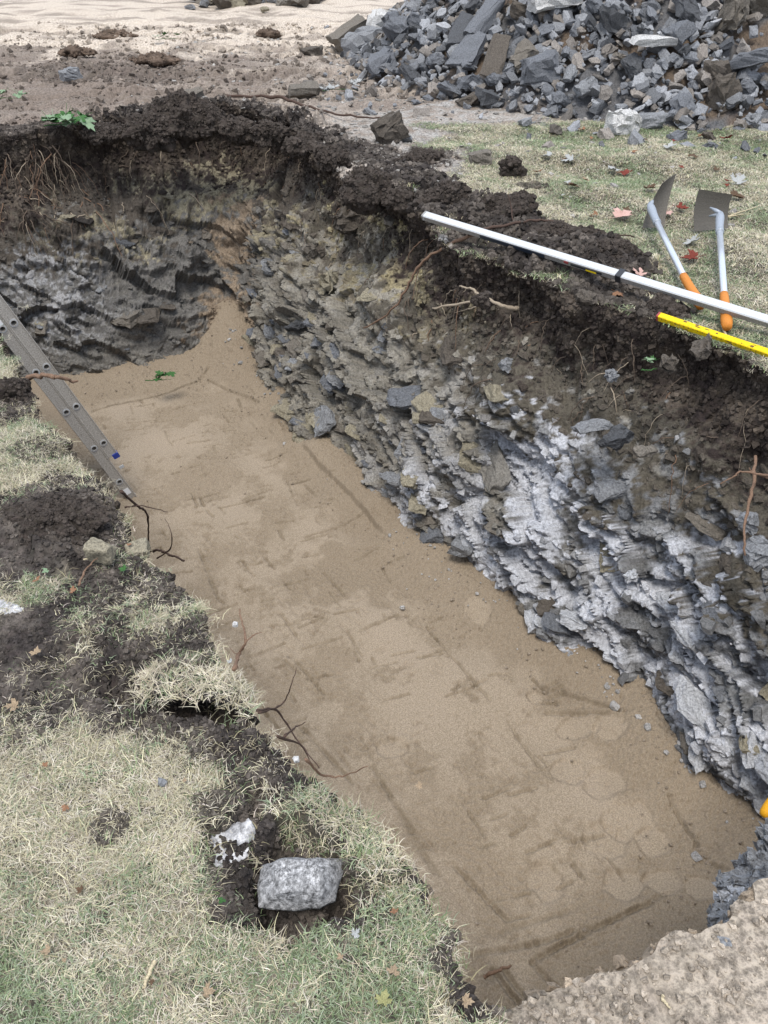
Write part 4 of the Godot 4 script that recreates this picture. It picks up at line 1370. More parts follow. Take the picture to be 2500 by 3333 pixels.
func make_lawn_things() -> void:
	lawn_stone("field_stone", Vector3(-0.175, 0, -0.84) + Vector3(0, -0.01, 0), Vector3(0.132, 0.07, 0.088), -0.08, 0.1, M.stone_spotted, "blocky grey speckled stone lying in an earth hollow of the lawn", 0)
	lawn_stone("field_stone", Vector3(-0.362, -0.066, -0.929), Vector3(0.17, 0.07, 0.13), 0.6, 0.1, M.stone_chalk, "chalky white stone half buried left of the blocky grey stone")
	lawn_stone("field_stone", Vector3(-1.036, -0.02, -1.561), Vector3(0.16, 0.1, 0.15), 0.4, 0.3, M.stone_chalk, "large white crusted stone at the left edge among dark soil")
	lawn_stone("field_stone", Vector3(-0.832, 0.05, -1.798), Vector3(0.085, 0.07, 0.06), -0.3, 0.2, M.rock_tan, "small tan stone resting against the big dark clod")
	lawn_stone("field_stone", Vector3(-0.753, -0.01, -1.863), Vector3(0.07, 0.06, 0.06), 0.3, 0.2, M.rock_tan, "tan stone peeping out of the left rim right of the clod")
	clod("earth_clod", Vector3(-1.018, 0.04, -1.952), Vector3(0.36, 0.15, 0.26), 2600, null, "big dark crumbly earth clod on the grass below the ladder")
	clod("earth_clod", Vector3(-1.449, 0.02, -2.798), Vector3(0.2, 0.12, 0.16), 350, null, "dark earth clod at the left edge beside the ladder")
	clod("earth_clod", Vector3(0.882, 0.05, -5.866), Vector3(0.2, 0.13, 0.15), 220, null, "lone dark sod clump on the lawn before the rubble pile")
	clod("earth_clod", Vector3(0.476, 0, -3.729), Vector3(0.1, 0.07, 0.08), 60, null, "small earth clump under the middle of the aluminium bar")
	turf_flap()
	# sods thrown up along the right rim
	for s in [[Vector3(0.39, 0.06, -5.144), Vector3(0.42, 0.16, 0.24), "dark sod on the right rim just behind the bar's far end"], [Vector3(0.745, 0.07, -4.869), Vector3(0.36, 0.2, 0.26), "rounded dark sod behind the bar near its black label"],
		[Vector3(0.997, 0.05, -4.488), Vector3(0.5, 0.14, 0.24), "long low dark sod behind the middle of the bar"], [Vector3(1.208, 0.06, -4.244), Vector3(0.3, 0.18, 0.26), "dark sod behind the black band of the bar"],
		[Vector3(-0.089, 0.04, -5.406), Vector3(0.42, 0.24, 0.34), "broad dark sod hanging over the far right rim"], [Vector3(0.253, 0.03, -6.146), Vector3(0.36, 0.12, 0.26), "flat dark sod lying on the gravel beyond the far right rim"],
		[Vector3(-1.633, 0.1, -7.014), Vector3(0.5, 0.34, 0.4), "tallest dark earth lump of the ridge on the far rim"], [Vector3(-1.842, 0.06, -6.839), Vector3(0.4, 0.26, 0.36), "dark earth lump at the left end of the far ridge"],
		[Vector3(-1.394, 0.08, -7.011), Vector3(0.42, 0.24, 0.36), "dark earth lump just right of the tallest far lump"], [Vector3(-1.144, 0.05, -6.93), Vector3(0.36, 0.24, 0.3), "dark earth lump at the right end of the far ridge"], [Vector3(-0.873, 0.03, -6.808), Vector3(0.34, 0.2, 0.3), "dark lump left of the far right corner of the rim"],
		[Vector3(-0.594, 0.03, -6.497), Vector3(0.34, 0.18, 0.3), "dark lump on the far right corner of the rim"], [Vector3(-2.161, 0.02, -6.911), Vector3(0.4, 0.14, 0.3), "low dark lump right of the green leaf spray on the far rim"], [Vector3(-0.369, 0.02, -6.185), Vector3(0.3, 0.2, 0.26), "dark lump left of the broad overhanging sod"], [Vector3(0.09, 0.03, -5.273), Vector3(0.26, 0.16, 0.22), "dark lump just left of the bar's far end"],
		[Vector3(1.333, 0.02, -3.576), Vector3(0.2, 0.1, 0.16), "earth lump under the bar above the yellow rule"]]:
		clod("sod", s[0], s[1], 1500, null, s[2])
	clod("fringe_clod", Vector3(-3.604, 0.04, -10.818), Vector3(0.5, 0.12, 0.3), 300, lin(0.16, 0.115, 0.085), "brown dirt clump on the far bare ground at the left")
	clod("fringe_clod", Vector3(-2.6, 0.04, -10.249), Vector3(0.8, 0.12, 0.3), 400, lin(0.16, 0.115, 0.085), "wide brown dirt clump on the far bare ground right of the smaller clump")
	clod("fringe_clod", Vector3(-1.589, 0.03, -12.266), Vector3(0.35, 0.14, 0.25), 150, lin(0.16, 0.115, 0.085), "single brown clod beside the far tyre rut")
	clod("fringe_clod", Vector3(-3.517, 0.03, -12.142), Vector3(0.55, 0.1, 0.25), 150, lin(0.18, 0.13, 0.095), "flat brown clod on the far pale sand")

func turf_flap() -> void:
	# a tongue of turf that curls over a dark hollow beside the trench
	var o := thing("turf_flap", "lifted tongue of dry turf curling over a dark hollow at the left rim", "turf", Vector3(-0.475, 0, -1.335))
	var edge := [Vector3(-0.607, 0.02, -1.289), Vector3(-0.528, 0.05, -1.268), Vector3(-0.445, 0.065, -1.252), Vector3(-0.376, 0.06, -1.24), Vector3(-0.318, 0.02, -1.226)]
	var back := [Vector3(-0.6, 0, -1.396), Vector3(-0.536, 0.02, -1.394), Vector3(-0.471, 0.03, -1.37), Vector3(-0.411, 0.02, -1.356), Vector3(-0.347, 0, -1.306)]
	var e := wiggle(edge, 10, 0.004)
	var b := wiggle(back, 10, 0.004)
	var t := PackedVector3Array()
	var top := []
	var rows := 8
	for r in rows + 1:
		var line := []
		for i in e.size():
			var f := float(r) / rows
			var p := b[i].lerp(e[i], f)
			p.y += 0.02 * sin(f * PI) + n_lump2.get_noise_3dv(p) * 0.006
			line.append(p - o.position)
		top.append(line)
	var th := Vector3(0, -0.022, 0)
	for r in rows:
		for i in e.size() - 1:
			t.append_array([top[r][i], top[r][i + 1], top[r + 1][i], top[r][i + 1], top[r + 1][i + 1], top[r + 1][i]])
			t.append_array([top[r][i] + th, top[r + 1][i] + th, top[r][i + 1] + th, top[r][i + 1] + th, top[r + 1][i] + th, top[r + 1][i + 1] + th])
	for i in e.size() - 1:
		t.append_array([top[rows][i], top[rows][i + 1], top[rows][i] + th, top[rows][i + 1], top[rows][i + 1] + th, top[rows][i] + th])
	obj("sod", flat_mesh(t), M.rock_soil, o)
	var kinds := [tuft(12, 0.018, 0.055, -4.0, 0.02, 0.0009), tuft(9, 0.015, 0.045, 4.0, 0.02, 0.0009)]
	for k in 2:
		var xf := []
		var cl := []
		for i in 130:
			var r := rng.randi() % (rows + 1)
			var c := rng.randi() % e.size()
			xf.append(Transform3D(Basis(Vector3.UP, rnd(0, TAU)).scaled(Vector3.ONE * rnd(0.6, 1.1)).rotated(Vector3(1, 0, 0), rnd(-0.1, 0.5)), top[r][c]))
			cl.append(grass_col(0, 0, 0.12))
		multi("grass", kinds[k], M.grass, xf, cl, o)

# ---------- roots and twigs ----------
func twig(keys: Array, r0: float, r1: float, amp: float, per := 6) -> ArrayMesh:
	var p := wiggle(keys, per, amp)
	var rr := even_r(p.size(), r0, r1 * 0.7)
	for i in rr.size():
		rr[i] *= rnd(0.78, 1.2)
	return smooth_mesh(tube_tris(p, rr, 7))
func branch(called: String, label: String, m: Material, stems: Array, category := "root") -> void:
	var o := thing(called, label, category, stems[0][0][0])
	for s in stems:
		var keys := []
		for k in s[0]:
			keys.append(k - o.position)
		obj("stem" if s == stems[0] else "side_shoot", twig(keys, s[1], s[2], s[1] * 0.5), m, o)
func make_roots() -> void:
	branch("hanging_root", "dark forked root jutting over the sand bed below the ladder foot", M.root_dark, [
		[[Vector3(-0.871, 0.013, -2.142), Vector3(-0.944, -0.289, -2.45), Vector3(-0.965, -0.422, -2.576), Vector3(-1.072, -0.722, -2.822), Vector3(-1.196, -1.078, -3.099)], 0.0055, 0.0045],
		[[Vector3(-1.196, -1.078, -3.099), Vector3(-1.064, -0.891, -2.892), Vector3(-0.983, -0.822, -2.782), Vector3(-0.855, -0.681, -2.581)], 0.007, 0.006],
		[[Vector3(-0.951, -0.203, -2.335), Vector3(-0.878, -0.19, -2.326), Vector3(-0.767, -0.153, -2.244)], 0.0035, 0.0018],
		[[Vector3(-1.049, -0.858, -2.799), Vector3(-0.909, -0.628, -2.599), Vector3(-0.877, -0.507, -2.56), Vector3(-0.942, -0.547, -2.703)], 0.004, 0.0015]])
	branch("hanging_root", "reddish bare root reaching across the ladder rail", M.root, [
		[[Vector3(-1.447, 0.02, -2.908), Vector3(-1.342, 0.06, -2.85), Vector3(-1.294, 0.06, -2.842), Vector3(-1.274, 0.03, -2.874), Vector3(-1.251, 0, -2.917)], 0.012, 0.006]])
	branch("hanging_root", "thin dark twig crossing the ladder rail", M.root_dark, [
		[[Vector3(-3.827, -2.972, -7.736), Vector3(-2.398, -1.461, -5.159), Vector3(-2.109, -1.243, -4.7), Vector3(-1.983, -1.22, -4.504), Vector3(-1.826, -1.152, -4.292)], 0.004, 0.0025]])
	branch("hanging_root", "pale thin twig standing on the left rim over the sand bed", M.root, [
		[[Vector3(-0.28, 0.445, -1.002), Vector3(-0.312, 0.297, -1.169), Vector3(-0.292, 0.336, -1.173), Vector3(-0.307, 0.333, -1.223), Vector3(-0.319, 0.338, -1.267)], 0.0045, 0.002],
		[[Vector3(-0.292, 0.336, -1.173), Vector3(-0.278, 0.336, -1.191), Vector3(-0.263, 0.331, -1.204)], 0.002, 0.001],
		[[Vector3(-0.308, 0.281, -1.203), Vector3(-0.333, 0.234, -1.23), Vector3(-0.383, 0.102, -1.368)], 0.002, 0.001]])
	branch("hanging_root", "fine branching roots hanging out of the left bank", M.root_dark, [
		[[Vector3(-0.231, 0.414, -0.931), Vector3(-0.231, 0.195, -1.101), Vector3(-0.201, 0.061, -1.129), Vector3(-0.145, 0.037, -1.067)], 0.003, 0.0015],
		[[Vector3(-0.225, 0.424, -0.918), Vector3(-0.226, 0.175, -1.134), Vector3(-0.197, 0.256, -1.122), Vector3(-0.187, 0.287, -1.146)], 0.0025, 0.001],
		[[Vector3(-0.178, 0.476, -0.829), Vector3(-0.177, 0.157, -1.041), Vector3(-0.161, 0.073, -1.053)], 0.003, 0.001],
		[[Vector3(-0.159, 0.524, -0.794), Vector3(-0.185, 0.199, -1.057), Vector3(-0.165, 0.207, -1.063)], 0.0025, 0.001]])
	branch("hanging_root", "thin root curling over the sand beside the tall grass tuft", M.root, [
		[[Vector3(-0.126, 0.49, -0.774), Vector3(-0.117, 0.285, -0.885), Vector3(-0.079, 0.258, -0.899), Vector3(-0.028, 0.367, -0.846)], 0.003, 0.0012]])
	branch("hanging_root", "short twig lying on the near end of the sand bed", M.root, [[[Vector3(0.353, -1.45, -1.227), Vector3(0.401, -1.42, -1.237), Vector3(0.453, -1.44, -1.263)], 0.008, 0.006]])
	branch("long_root", "long bare root running down the rock face from the bar", M.root, [
		[[Vector3(0.555, 0.04, -4.593), Vector3(0.503, 0.059, -4.493), Vector3(0.359, -0.045, -4.593), Vector3(0.217, -0.193, -4.695), Vector3(0.143, -0.339, -4.714), Vector3(0.042, -0.515, -4.758), Vector3(-0.134, -0.722, -4.96)], 0.011, 0.008],
		[[Vector3(0.217, -0.193, -4.695), Vector3(0.198, -0.277, -4.705), Vector3(0.172, -0.415, -4.682)], 0.004, 0.002]])
	branch("forked_root", "pale forked root sticking out of the dark soil of the right face", M.root_pale, [
		[[Vector3(0.727, -0.208, -4.103), Vector3(0.629, -0.173, -4.061), Vector3(0.518, -0.157, -4.156), Vector3(0.458, -0.212, -4.18), Vector3(0.279, -0.329, -4.379)], 0.012, 0.008],
		[[Vector3(0.518, -0.157, -4.156), Vector3(0.484, -0.151, -4.226), Vector3(0.421, -0.174, -4.325)], 0.009, 0.006],
		[[Vector3(0.528, -0.234, -4.201), Vector3(0.464, -0.262, -4.213), Vector3(0.4, -0.317, -4.288)], 0.004, 0.002]])
	branch("forked_root", "reddish forked root at the right edge of the rock face", M.root, [
		[[Vector3(1.537, -0.223, -2.557), Vector3(1.43, -0.173, -2.502), Vector3(1.37, -0.179, -2.526), Vector3(1.344, -0.195, -2.517), Vector3(1.303, -0.233, -2.521)], 0.006, 0.003],
		[[Vector3(1.528, -0.226, -2.53), Vector3(1.42, -0.178, -2.518), Vector3(1.398, -0.161, -2.53)], 0.004, 0.002]])
	branch("long_root", "reddish root hanging straight down at the right edge of the rock face", M.root, [
		[[Vector3(1.486, -0.203, -2.671), Vector3(1.442, -0.255, -2.539), Vector3(1.399, -0.316, -2.441), Vector3(1.376, -0.364, -2.359), Vector3(1.376, -0.418, -2.313)], 0.0075, 0.005]])
	branch("long_root", "dark root lying along the rim behind the bar", M.root_dark, [
		[[Vector3(0.466, 0.06, -4.489), Vector3(0.775, 0.12, -4.525), Vector3(0.966, 0.1, -4.57), Vector3(1.196, 0.06, -4.52), Vector3(1.422, 0.02, -4.56)], 0.01, 0.005]])
	branch("long_root", "dark root snaking over the dirt beyond the far rim", M.root_dark, [
		[[Vector3(-1.476, 0.03, -8.35), Vector3(-0.974, 0.06, -8.15), Vector3(-0.702, 0.04, -7.899), Vector3(-0.356, 0.04, -7.533), Vector3(0.002, 0.02, -7.49)], 0.016, 0.008]])
	branch("thin_stick", "thin vertical twig standing behind the bar's far half", M.root_dark, [[[Vector3(0.741, 0.05, -4.564), Vector3(0.734, 0.12, -4.71), Vector3(0.712, 0.2, -4.745)], 0.005, 0.003]], "twig")
	branch("thin_stick", "thin dry stalk lying on the lawn right of the shovels", M.straw, [[[Vector3(2.073, 0.02, -4.915), Vector3(2.225, 0.02, -4.967), Vector3(2.419, 0.02, -4.958)], 0.005, 0.003]], "twig")
	branch("thin_stick", "bent dry twig on the grass behind the right shovel's grip", M.straw, [[[Vector3(2.033, 0.02, -4.898), Vector3(2.167, 0.03, -4.97), Vector3(2.398, 0.02, -5.164)], 0.005, 0.003]], "twig")
	branch("thin_stick", "pale stripped twig on dark soil below the small tan stone", M.straw, [[[Vector3(-0.887, 0.03, -1.783), Vector3(-0.854, 0.03, -1.787), Vector3(-0.794, 0.03, -1.781)], 0.0025, 0.0015]], "twig")
	branch("thin_stick", "brown stick lying in the near grass at the bottom left", M.straw, [[[Vector3(-0.426, 0.02, -0.665), Vector3(-0.434, 0.02, -0.633), Vector3(-0.437, 0.02, -0.617)], 0.004, 0.003]], "twig")
	branch("thin_stick", "brown curled twig on the grass left of the dark hollow", M.root, [[[Vector3(-0.856, 0.05, -1.649), Vector3(-0.855, 0.05, -1.716), Vector3(-0.835, 0.05, -1.767)], 0.004, 0.002]], "twig")
	branch("thin_stick", "thin twig lying from the shovel grip to the yellow rule", M.straw, [[[Vector3(1.541, 0.02, -3.414), Vector3(1.519, 0.02, -3.271), Vector3(1.557, 0.02, -3.217), Vector3(1.633, 0.02, -3.204)], 0.005, 0.003]], "twig")
	branch("thin_stick", "orange brown splinter on the near sand bank", M.straw, [[[Vector3(0.504, 0.012, -0.609), Vector3(0.508, 0.012, -0.594), Vector3(0.516, 0.012, -0.584)], 0.0035, 0.002]], "twig")
	# fine roots hanging out of the topsoil belong to the walls
	for job in [["right_face", 190, 0.06, 0.34], ["far_end", 290, 0.04, 0.36], ["left_bank", 60, 0.03, 0.25]]:
		var host: Node = wall_pos[job[0]][5]
		for i in job[1]:
			var cf := rng.randf()
			var q := wall_point(job[0], cf, rnd(job[2], job[3]))
			if job[0] == "far_end" and i % 3 > 0:
				for tr in 30:
					if v_of(q[0].x, q[0].z) > 0.1 and v_of(q[0].x, q[0].z) < 1.0:
						break
					q = wall_point(job[0], rng.randf(), rnd(job[2], job[3]))
			var p: Vector3 = q[0]
			var n: Vector3 = q[1]
			n.y = 0.0
			n = n.normalized()
			var l := rnd(0.08, 0.32) * (1.5 if job[0] == "far_end" else 1.0)
			var side := n.cross(Vector3.UP) * rnd(-1.0, 1.0)
			var out_f := rnd(0.15, 0.6)
			var keys := [p - n * 0.02, p + (n * out_f * 0.4 + side * 0.3 + Vector3.DOWN * 0.1) * l, p + (n * out_f * 0.6 + side * 0.6 + Vector3.DOWN * 0.5) * l, p + (n * out_f * 0.65 + side * 0.75 + Vector3.DOWN * 0.95) * l]
			var pth := wiggle(keys, 4, l * 0.025)
			var r := rnd(0.0014, 0.0046) * (1.3 if job[0] == "far_end" else 1.0)
			var mt: Material = [M.root_fine, M.root_fine, M.root, M.root_pale][rng.randi() % 4]
			obj("root", smooth_mesh(tube_tris(pth, even_r(pth.size(), r, r * 0.4), 4)), mt, host)

# ---------- leaves ----------
func leaf_mesh(curl: float, fold: float) -> ArrayMesh:
	# a five lobed maple leaf, one unit across, with a little thickness
	var half := [Vector2(0, -0.08), Vector2(0.10, -0.2), Vector2(0.3, -0.22), Vector2(0.24, -0.1), Vector2(0.5, 0.0), Vector2(0.42, 0.08), Vector2(0.5, 0.24), Vector2(0.3, 0.2), Vector2(0.18, 0.16), Vector2(0.24, 0.42), Vector2(0.12, 0.4), Vector2(0, 0.66)]
	var out: Array[Vector2] = []
	for p in half:
		out.append(p + Vector2(rnd(-0.03, 0.03), rnd(-0.03, 0.03)))
	for i in range(half.size() - 2, 0, -1):
		out.append(Vector2(-half[i].x, half[i].y) + Vector2(rnd(-0.03, 0.03), rnd(-0.03, 0.03)))
	var lift := func(p: Vector2) -> Vector3:
		return Vector3(p.x, curl * p.length_squared() * 1.2 + fold * absf(p.x) + 0.05 * sin(p.x * 9.0 + p.y * 5.0 + curl * 30.0), p.y - 0.15)
	var t := PackedVector3Array()
	var c := Vector2(0, 0.08)
	for i in out.size():
		var a: Vector3 = lift.call(out[i])
		var b: Vector3 = lift.call(out[(i + 1) % out.size()])
		var m1: Vector3 = lift.call(out[i].lerp(c, 0.5))
		var m2: Vector3 = lift.call(out[(i + 1) % out.size()].lerp(c, 0.5))
		var cc: Vector3 = lift.call(c)
		for tri in [[a, b, m1], [b, m2, m1], [m1, m2, cc]]:
			var n: Vector3 = (tri[2] - tri[0]).cross(tri[1] - tri[0])
			var e := Vector3(0, 0.006, 0)
			if n.y < 0:
				t.append_array([tri[0] + e, tri[2] + e, tri[1] + e, tri[0] - e, tri[1] - e, tri[2] - e])
			else:
				t.append_array([tri[0] + e, tri[1] + e, tri[2] + e, tri[0] - e, tri[2] - e, tri[1] - e])
	var stem := tube_tris(PackedVector3Array([lift.call(Vector2(0, 0.05)), lift.call(Vector2(0.02, -0.3)), lift.call(Vector2(0.06, -0.6))]), PackedFloat32Array([0.012, 0.01, 0.01]), 4)
	t.append_array(stem)
	return flat_mesh(t)
func make_leaves() -> void:
	var ms := []
	for i in 7:
		ms.append(leaf_mesh(rnd(-0.35, 0.5), rnd(-0.25, 0.3)))
	var put := func(at: Vector3, s0: float, kind: String, label: String, group := ""):
		var s := s0 * (0.55 if at.z > -2.6 else 0.85)
		var o := obj("fallen_leaf", ms[rng.randi() % ms.size()], M["leaf_" + kind])
		at.y = gh(at.x, at.z) + 0.02 + s * 0.08 if absf(at.y) < 0.2 else at.y
		o.transform = Transform3D(Basis(Vector3.UP, rnd(0, TAU)) * Basis(Vector3(1, 0, 0), rnd(-0.3, 0.35)) * Basis(Vector3(0, 0, 1), rnd(-0.3, 0.3)), at)
		o.transform.basis = o.transform.basis.scaled_local(Vector3.ONE * s)
		tag(o, label, "leaf", group)
	put.call(Vector3(1.453, 0, -4.96), 0.17, "pink", "large pale pink maple leaf left of the left shovel blade")
	put.call(Vector3(1.698, 0, -4.96), 0.14, "pink", "pink maple leaf right of the left shovel's socket")
	put.call(Vector3(1.655, 0, -4.27), 0.13, "red", "curled dark red leaf beside the left shovel's shaft")
	put.call(Vector3(1.734, 0, -4.497), 0.13, "silver", "pale curled leaf between the two shovels")
	put.call(Vector3(1.739, 0, -5.443), 0.12, "brown", "brown leaf just left of the left shovel blade")
	put.call(Vector3(1.831, 0, -5.047), 0.1, "red", "small red brown leaf between the shovel blades")
	put.call(Vector3(2.243, 0, -5.249), 0.14, "brown", "dark brown leaf right of the right shovel blade")
	put.call(Vector3(1.691, 0, -5.88), 0.11, "red", "rust red leaf beside a pale leaf in mid lawn")
	put.call(Vector3(1.619, 0, -5.949), 0.13, "silver", "pale underside leaf left of the rust red leaf in mid lawn")
	put.call(Vector3(1.252, 0, -5.504), 0.11, "brown", "dark brown leaf on the lawn behind the sods")
	put.call(Vector3(1.348, 0, -6.201), 0.14, "silver", "pale leaf on the lawn right of the lone sod clump")
	put.call(Vector3(1.195, 0, -6.264), 0.12, "silver", "silvery leaf by the lone dark sod clump")
	put.call(Vector3(1.078, 0, -5.892), 0.08, "orange", "small orange leaf below the lone dark sod clump")
	put.call(Vector3(2.373, 0, -5.607), 0.14, "silver", "pale curled leaf on the lawn at the upper right")
	put.call(Vector3(2.251, 0, -6.201), 0.1, "brown", "dark leaf on the lawn above the right shovel")
	put.call(Vector3(2.675, 0, -6.762), 0.13, "red", "red brown leaf near the foot of the pile at the right")
	put.call(Vector3(2.146, 0, -6.432), 0.12, "silver", "pale grey leaf on the grass below the small dark blue rock")
	put.call(Vector3(1.614, 0, -7.106), 0.09, "orange", "small orange leaf at the pile foot")
	put.call(Vector3(1.153, 0, -3.774), 0.08, "orange", "small orange leaf on turf just behind the bar")
	put.call(Vector3(1.31, 0, -4.01), 0.09, "pink", "small pink leaf behind the bar right of its black band")
	put.call(Vector3(-0.901, 0, -1.417), 0.06, "tan", "tan leaf on dark soil right of the white crusted stone")
	put.call(Vector3(-0.909, 0, -1.255), 0.075, "tan", "curled tan leaf at the left edge in dry grass")
	put.call(Vector3(-0.987, 0, -1.683), 0.05, "orange", "orange leaf in grass above the white crusted stone")
	put.call(Vector3(-0.873, 0, -1.645), 0.05, "orange", "orange leaf on grass right of the brown curled twig")
	put.call(Vector3(-0.77, 0, -1.856), 0.035, "orange", "small orange leaf on the left rim below the tan stone")
	put.call(Vector3(-0.977, 0, -1.721), 0.045, "pale_green", "pale green leaf in the grass above the white crusted stone")
	put.call(Vector3(-0.636, 0, -0.684), 0.04, "tan", "tan leaf in the near grass at the lower left")
	put.call(Vector3(0.077, 0.04, -1.023), 0.035, "tan", "upright tan leaf on the grass above the blocky grey stone")
	put.call(Vector3(0.018, 0, -0.653), 0.05, "tan", "tan leaf in the grass below the blocky grey stone")
	put.call(Vector3(-0.053, 0, -0.716), 0.04, "silver", "pale leaf scrap left of the near sand bank edge")
	put.call(Vector3(0, 0, -0.602), 0.06, "yellow", "yellow green leaf in the grass at the bottom edge")
	put.call(Vector3(0.151, 0, -0.598), 0.05, "tan", "tan leaf beside the near corner of the trench")
	put.call(Vector3(-0.323, 0, -0.783), 0.035, "green", "small green leaf in dry grass left of the grey stone")
	put.call(Vector3(-0.76, 0, -1.741), 0.05, "green", "green leaf on dark soil at the left rim")
	put.call(Vector3(-0.315, 0, -0.606), 0.05, "tan", "tan leaf lying in the grass at the bottom")
	# small leaves nothing tells apart
	for i in 46:
		var x := rnd(0.9, 4.2)
		var z := rnd(-6.9, -3.3)
		if v_of(x, z) < 3.05 or x > 0.6 - z * 0.5:
			continue
		put.call(Vector3(x, 0, z), rnd(0.04, 0.085), ["orange", "brown", "tan", "silver", "red"][i % 5], "one of the small fallen leaves scattered over the right lawn", "small leaves on the right lawn")
	for i in 12:
		var x := rnd(-1.2, 0.1)
		var z := rnd(-1.7, -0.3)
		if v_of(x, z) > 0.4:
			continue
		put.call(Vector3(x, 0, z), rnd(0.02, 0.035), ["tan", "orange", "brown", "silver"][i % 4], "one of the small dry leaf scraps in the near lawn", "leaf scraps in the near lawn")
	# sprigs of green maple leaves: a stalk with a leaf on each shoot
	for s in [[Vector3(-2.476, 0.1, -6.857), 0.4, 13, "pale_green", "spray of green maple leaves lying on the far left rim"], [Vector3(-1.742, -1.42, -5.514), 0.2, 6, "green", "bright green leaf sprig on the sand at the far end of the bed"],
		[Vector3(-3.466, 0.03, -8.206), 0.26, 4, "pale_green", "pale green leaf sprig at the upper left edge"], [Vector3(1.172, -0.094, -3.185), 0.07, 2, "pale_green", "small green leaf on the dark soil below the yellow rule"],
		[Vector3(-2.77, 0.03, -11.824), 0.3, 4, "pale_green", "pale green leaf sprig on the far sand"], [Vector3(-0.422, 0.03, -8.608), 0.34, 5, "silver", "withered leaves on the dirt left of the pile foot"]]:
		var o := thing("leaf_sprig", s[4], "leaves", s[0])
		obj("stalk", twig([Vector3(-s[1] * 0.5, 0.0, 0), Vector3(0, 0.02, 0.03), Vector3(s[1] * 0.5, 0.01, 0)], 0.004, 0.002, 0.004), M.leaf_green, o)
		for k in s[2]:
			var lf := obj("leaf", ms[rng.randi() % ms.size()], M["leaf_" + s[3]] if rng.randf() < 0.8 else M.leaf_green, o)
			var sz: float = clampf(s[1] * 0.45, 0.07, 0.16) * rnd(0.7, 1.15)
			lf.transform = Transform3D((Basis(Vector3.UP, rnd(0, TAU)) * Basis(Vector3(1, 0, 0), rnd(-0.1, 0.7))).scaled_local(Vector3.ONE * sz), Vector3(rnd(-0.5, 0.5) * s[1], 0.02 + rnd(0.0, 0.05), rnd(-0.25, 0.25) * s[1]))

# ---------- tools ----------
func make_bar() -> void:
	var a: Vector3 = Vector3(0.235, 0.1, -4.682)
	var b: Vector3 = Vector3(1.691, 0.085, -3.302)
	var d := (b - a).normalized()
	var e := a + d * 2.6
	var side := d.cross(Vector3.UP).normalized()
	if side.z < 0:
		side = -side
	var roll := deg_to_rad(24.0)
	var up := (Vector3.UP * cos(roll) + side * sin(roll)).normalized()
	var s2 := up.cross(d).normalized()
	if s2.dot(side) < 0:
		s2 = -s2
	var w := 0.044
	var h := 0.034
	var o := thing("aluminium_bar", "long aluminium bar with black label and band laid over the right rim", "bar", a)
	var p0 := Vector3.ZERO
	obj("tube", bar(p0, d * 2.6, s2, w, up, h, 0.004), M.alu_white, o)
	obj("end_cap", bar(p0 - d * 0.006, p0 + d * 0.004, s2, w + 0.003, up, h + 0.003, 0.004), M.alu_dull, o)
	var lab := func(called: String, x0: float, x1: float, m: Material, hh: float, dy: float, proud: float):
		var off: Vector3 = s2 * (w / 2.0 + proud / 2.0) + up * dy
		obj(called, bar(d * x0 + off, d * x1 + off, s2, proud, up, hh), m, o)
	lab.call("web_face", 0.012, 2.59, M.alu_dull, h - 0.008, 0.0, 0.002)
	lab.call("black_label", 0.42, 0.84, M.navy, h - 0.012, 0.0, 0.005)
	lab.call("warning_label", 1.0, 1.18, M.black, h - 0.022, 0.0, 0.005)
	lab.call("yellow_mark", 1.09, 1.15, M.yellow, 0.008, -0.004, 0.0065)
	lab.call("red_mark", 0.96, 0.985, M.red_end, 0.012, 0.004, 0.005)
	lab.call("red_mark", 2.02, 2.04, M.red_end, 0.012, 0.004, 0.005)
	var bc := d * 1.27
	obj("band", bar(bc - d * 0.014, bc + d * 0.014, s2, w + 0.012, up, h + 0.012, 0.003), M.black, o)
func make_rule() -> void:
	var a: Vector3 = Vector3(1.268, 0.03, -3.471)
	var b: Vector3 = Vector3(1.631, 0.03, -3.101)
	var d := (b - a).normalized()
	var side := d.cross(Vector3.UP).normalized()
	if side.z < 0:
		side = -side
	var up := (Vector3.UP * 0.9 + side * 0.436).normalized()
	var s2 := up.cross(d).normalized()
	if s2.dot(side) < 0:
		s2 = -s2
	var o := thing("yellow_rule", "dirty yellow levelling staff lying on the grass at the right edge", "levelling staff", a)
	obj("body", bar(Vector3.ZERO, d * 1.1, s2, 0.03, up, 0.032, 0.003), M.yellow, o)
	obj("end_cap", bar(-d * 0.008, d * 0.002, s2, 0.031, up, 0.033, 0.003), M.red_end, o)
	# graduation lines along the front edge
	for i in 46:
		var x := 0.02 + i * 0.0225
		var l := 0.009 if i % 5 else 0.015
		var off := s2 * 0.0155 + up * (0.014 - l / 2.0)
		obj("tick", bar(d * x + off, d * (x + 0.0022) + off, s2, 0.001, up, l), M.dirt_stain, o)
	for i in 16:
		var x := rnd(0.05, 0.62)
		var sm_r := rock(Vector3(rnd(0.004, 0.02), 0.002, rnd(0.003, 0.009)), 5, 0.0)
		var mk := obj("mud_speck", sm_r, M.dirt_stain, o)
		if i % 2 == 0:
			mk.transform = Transform3D(Basis(d, up, d.cross(up)), d * x + up * 0.016 + s2 * rnd(-0.01, 0.01))
		else:
			mk.transform = Transform3D(Basis(d, s2, d.cross(s2)), d * x + s2 * 0.015 + up * rnd(-0.01, 0.01))
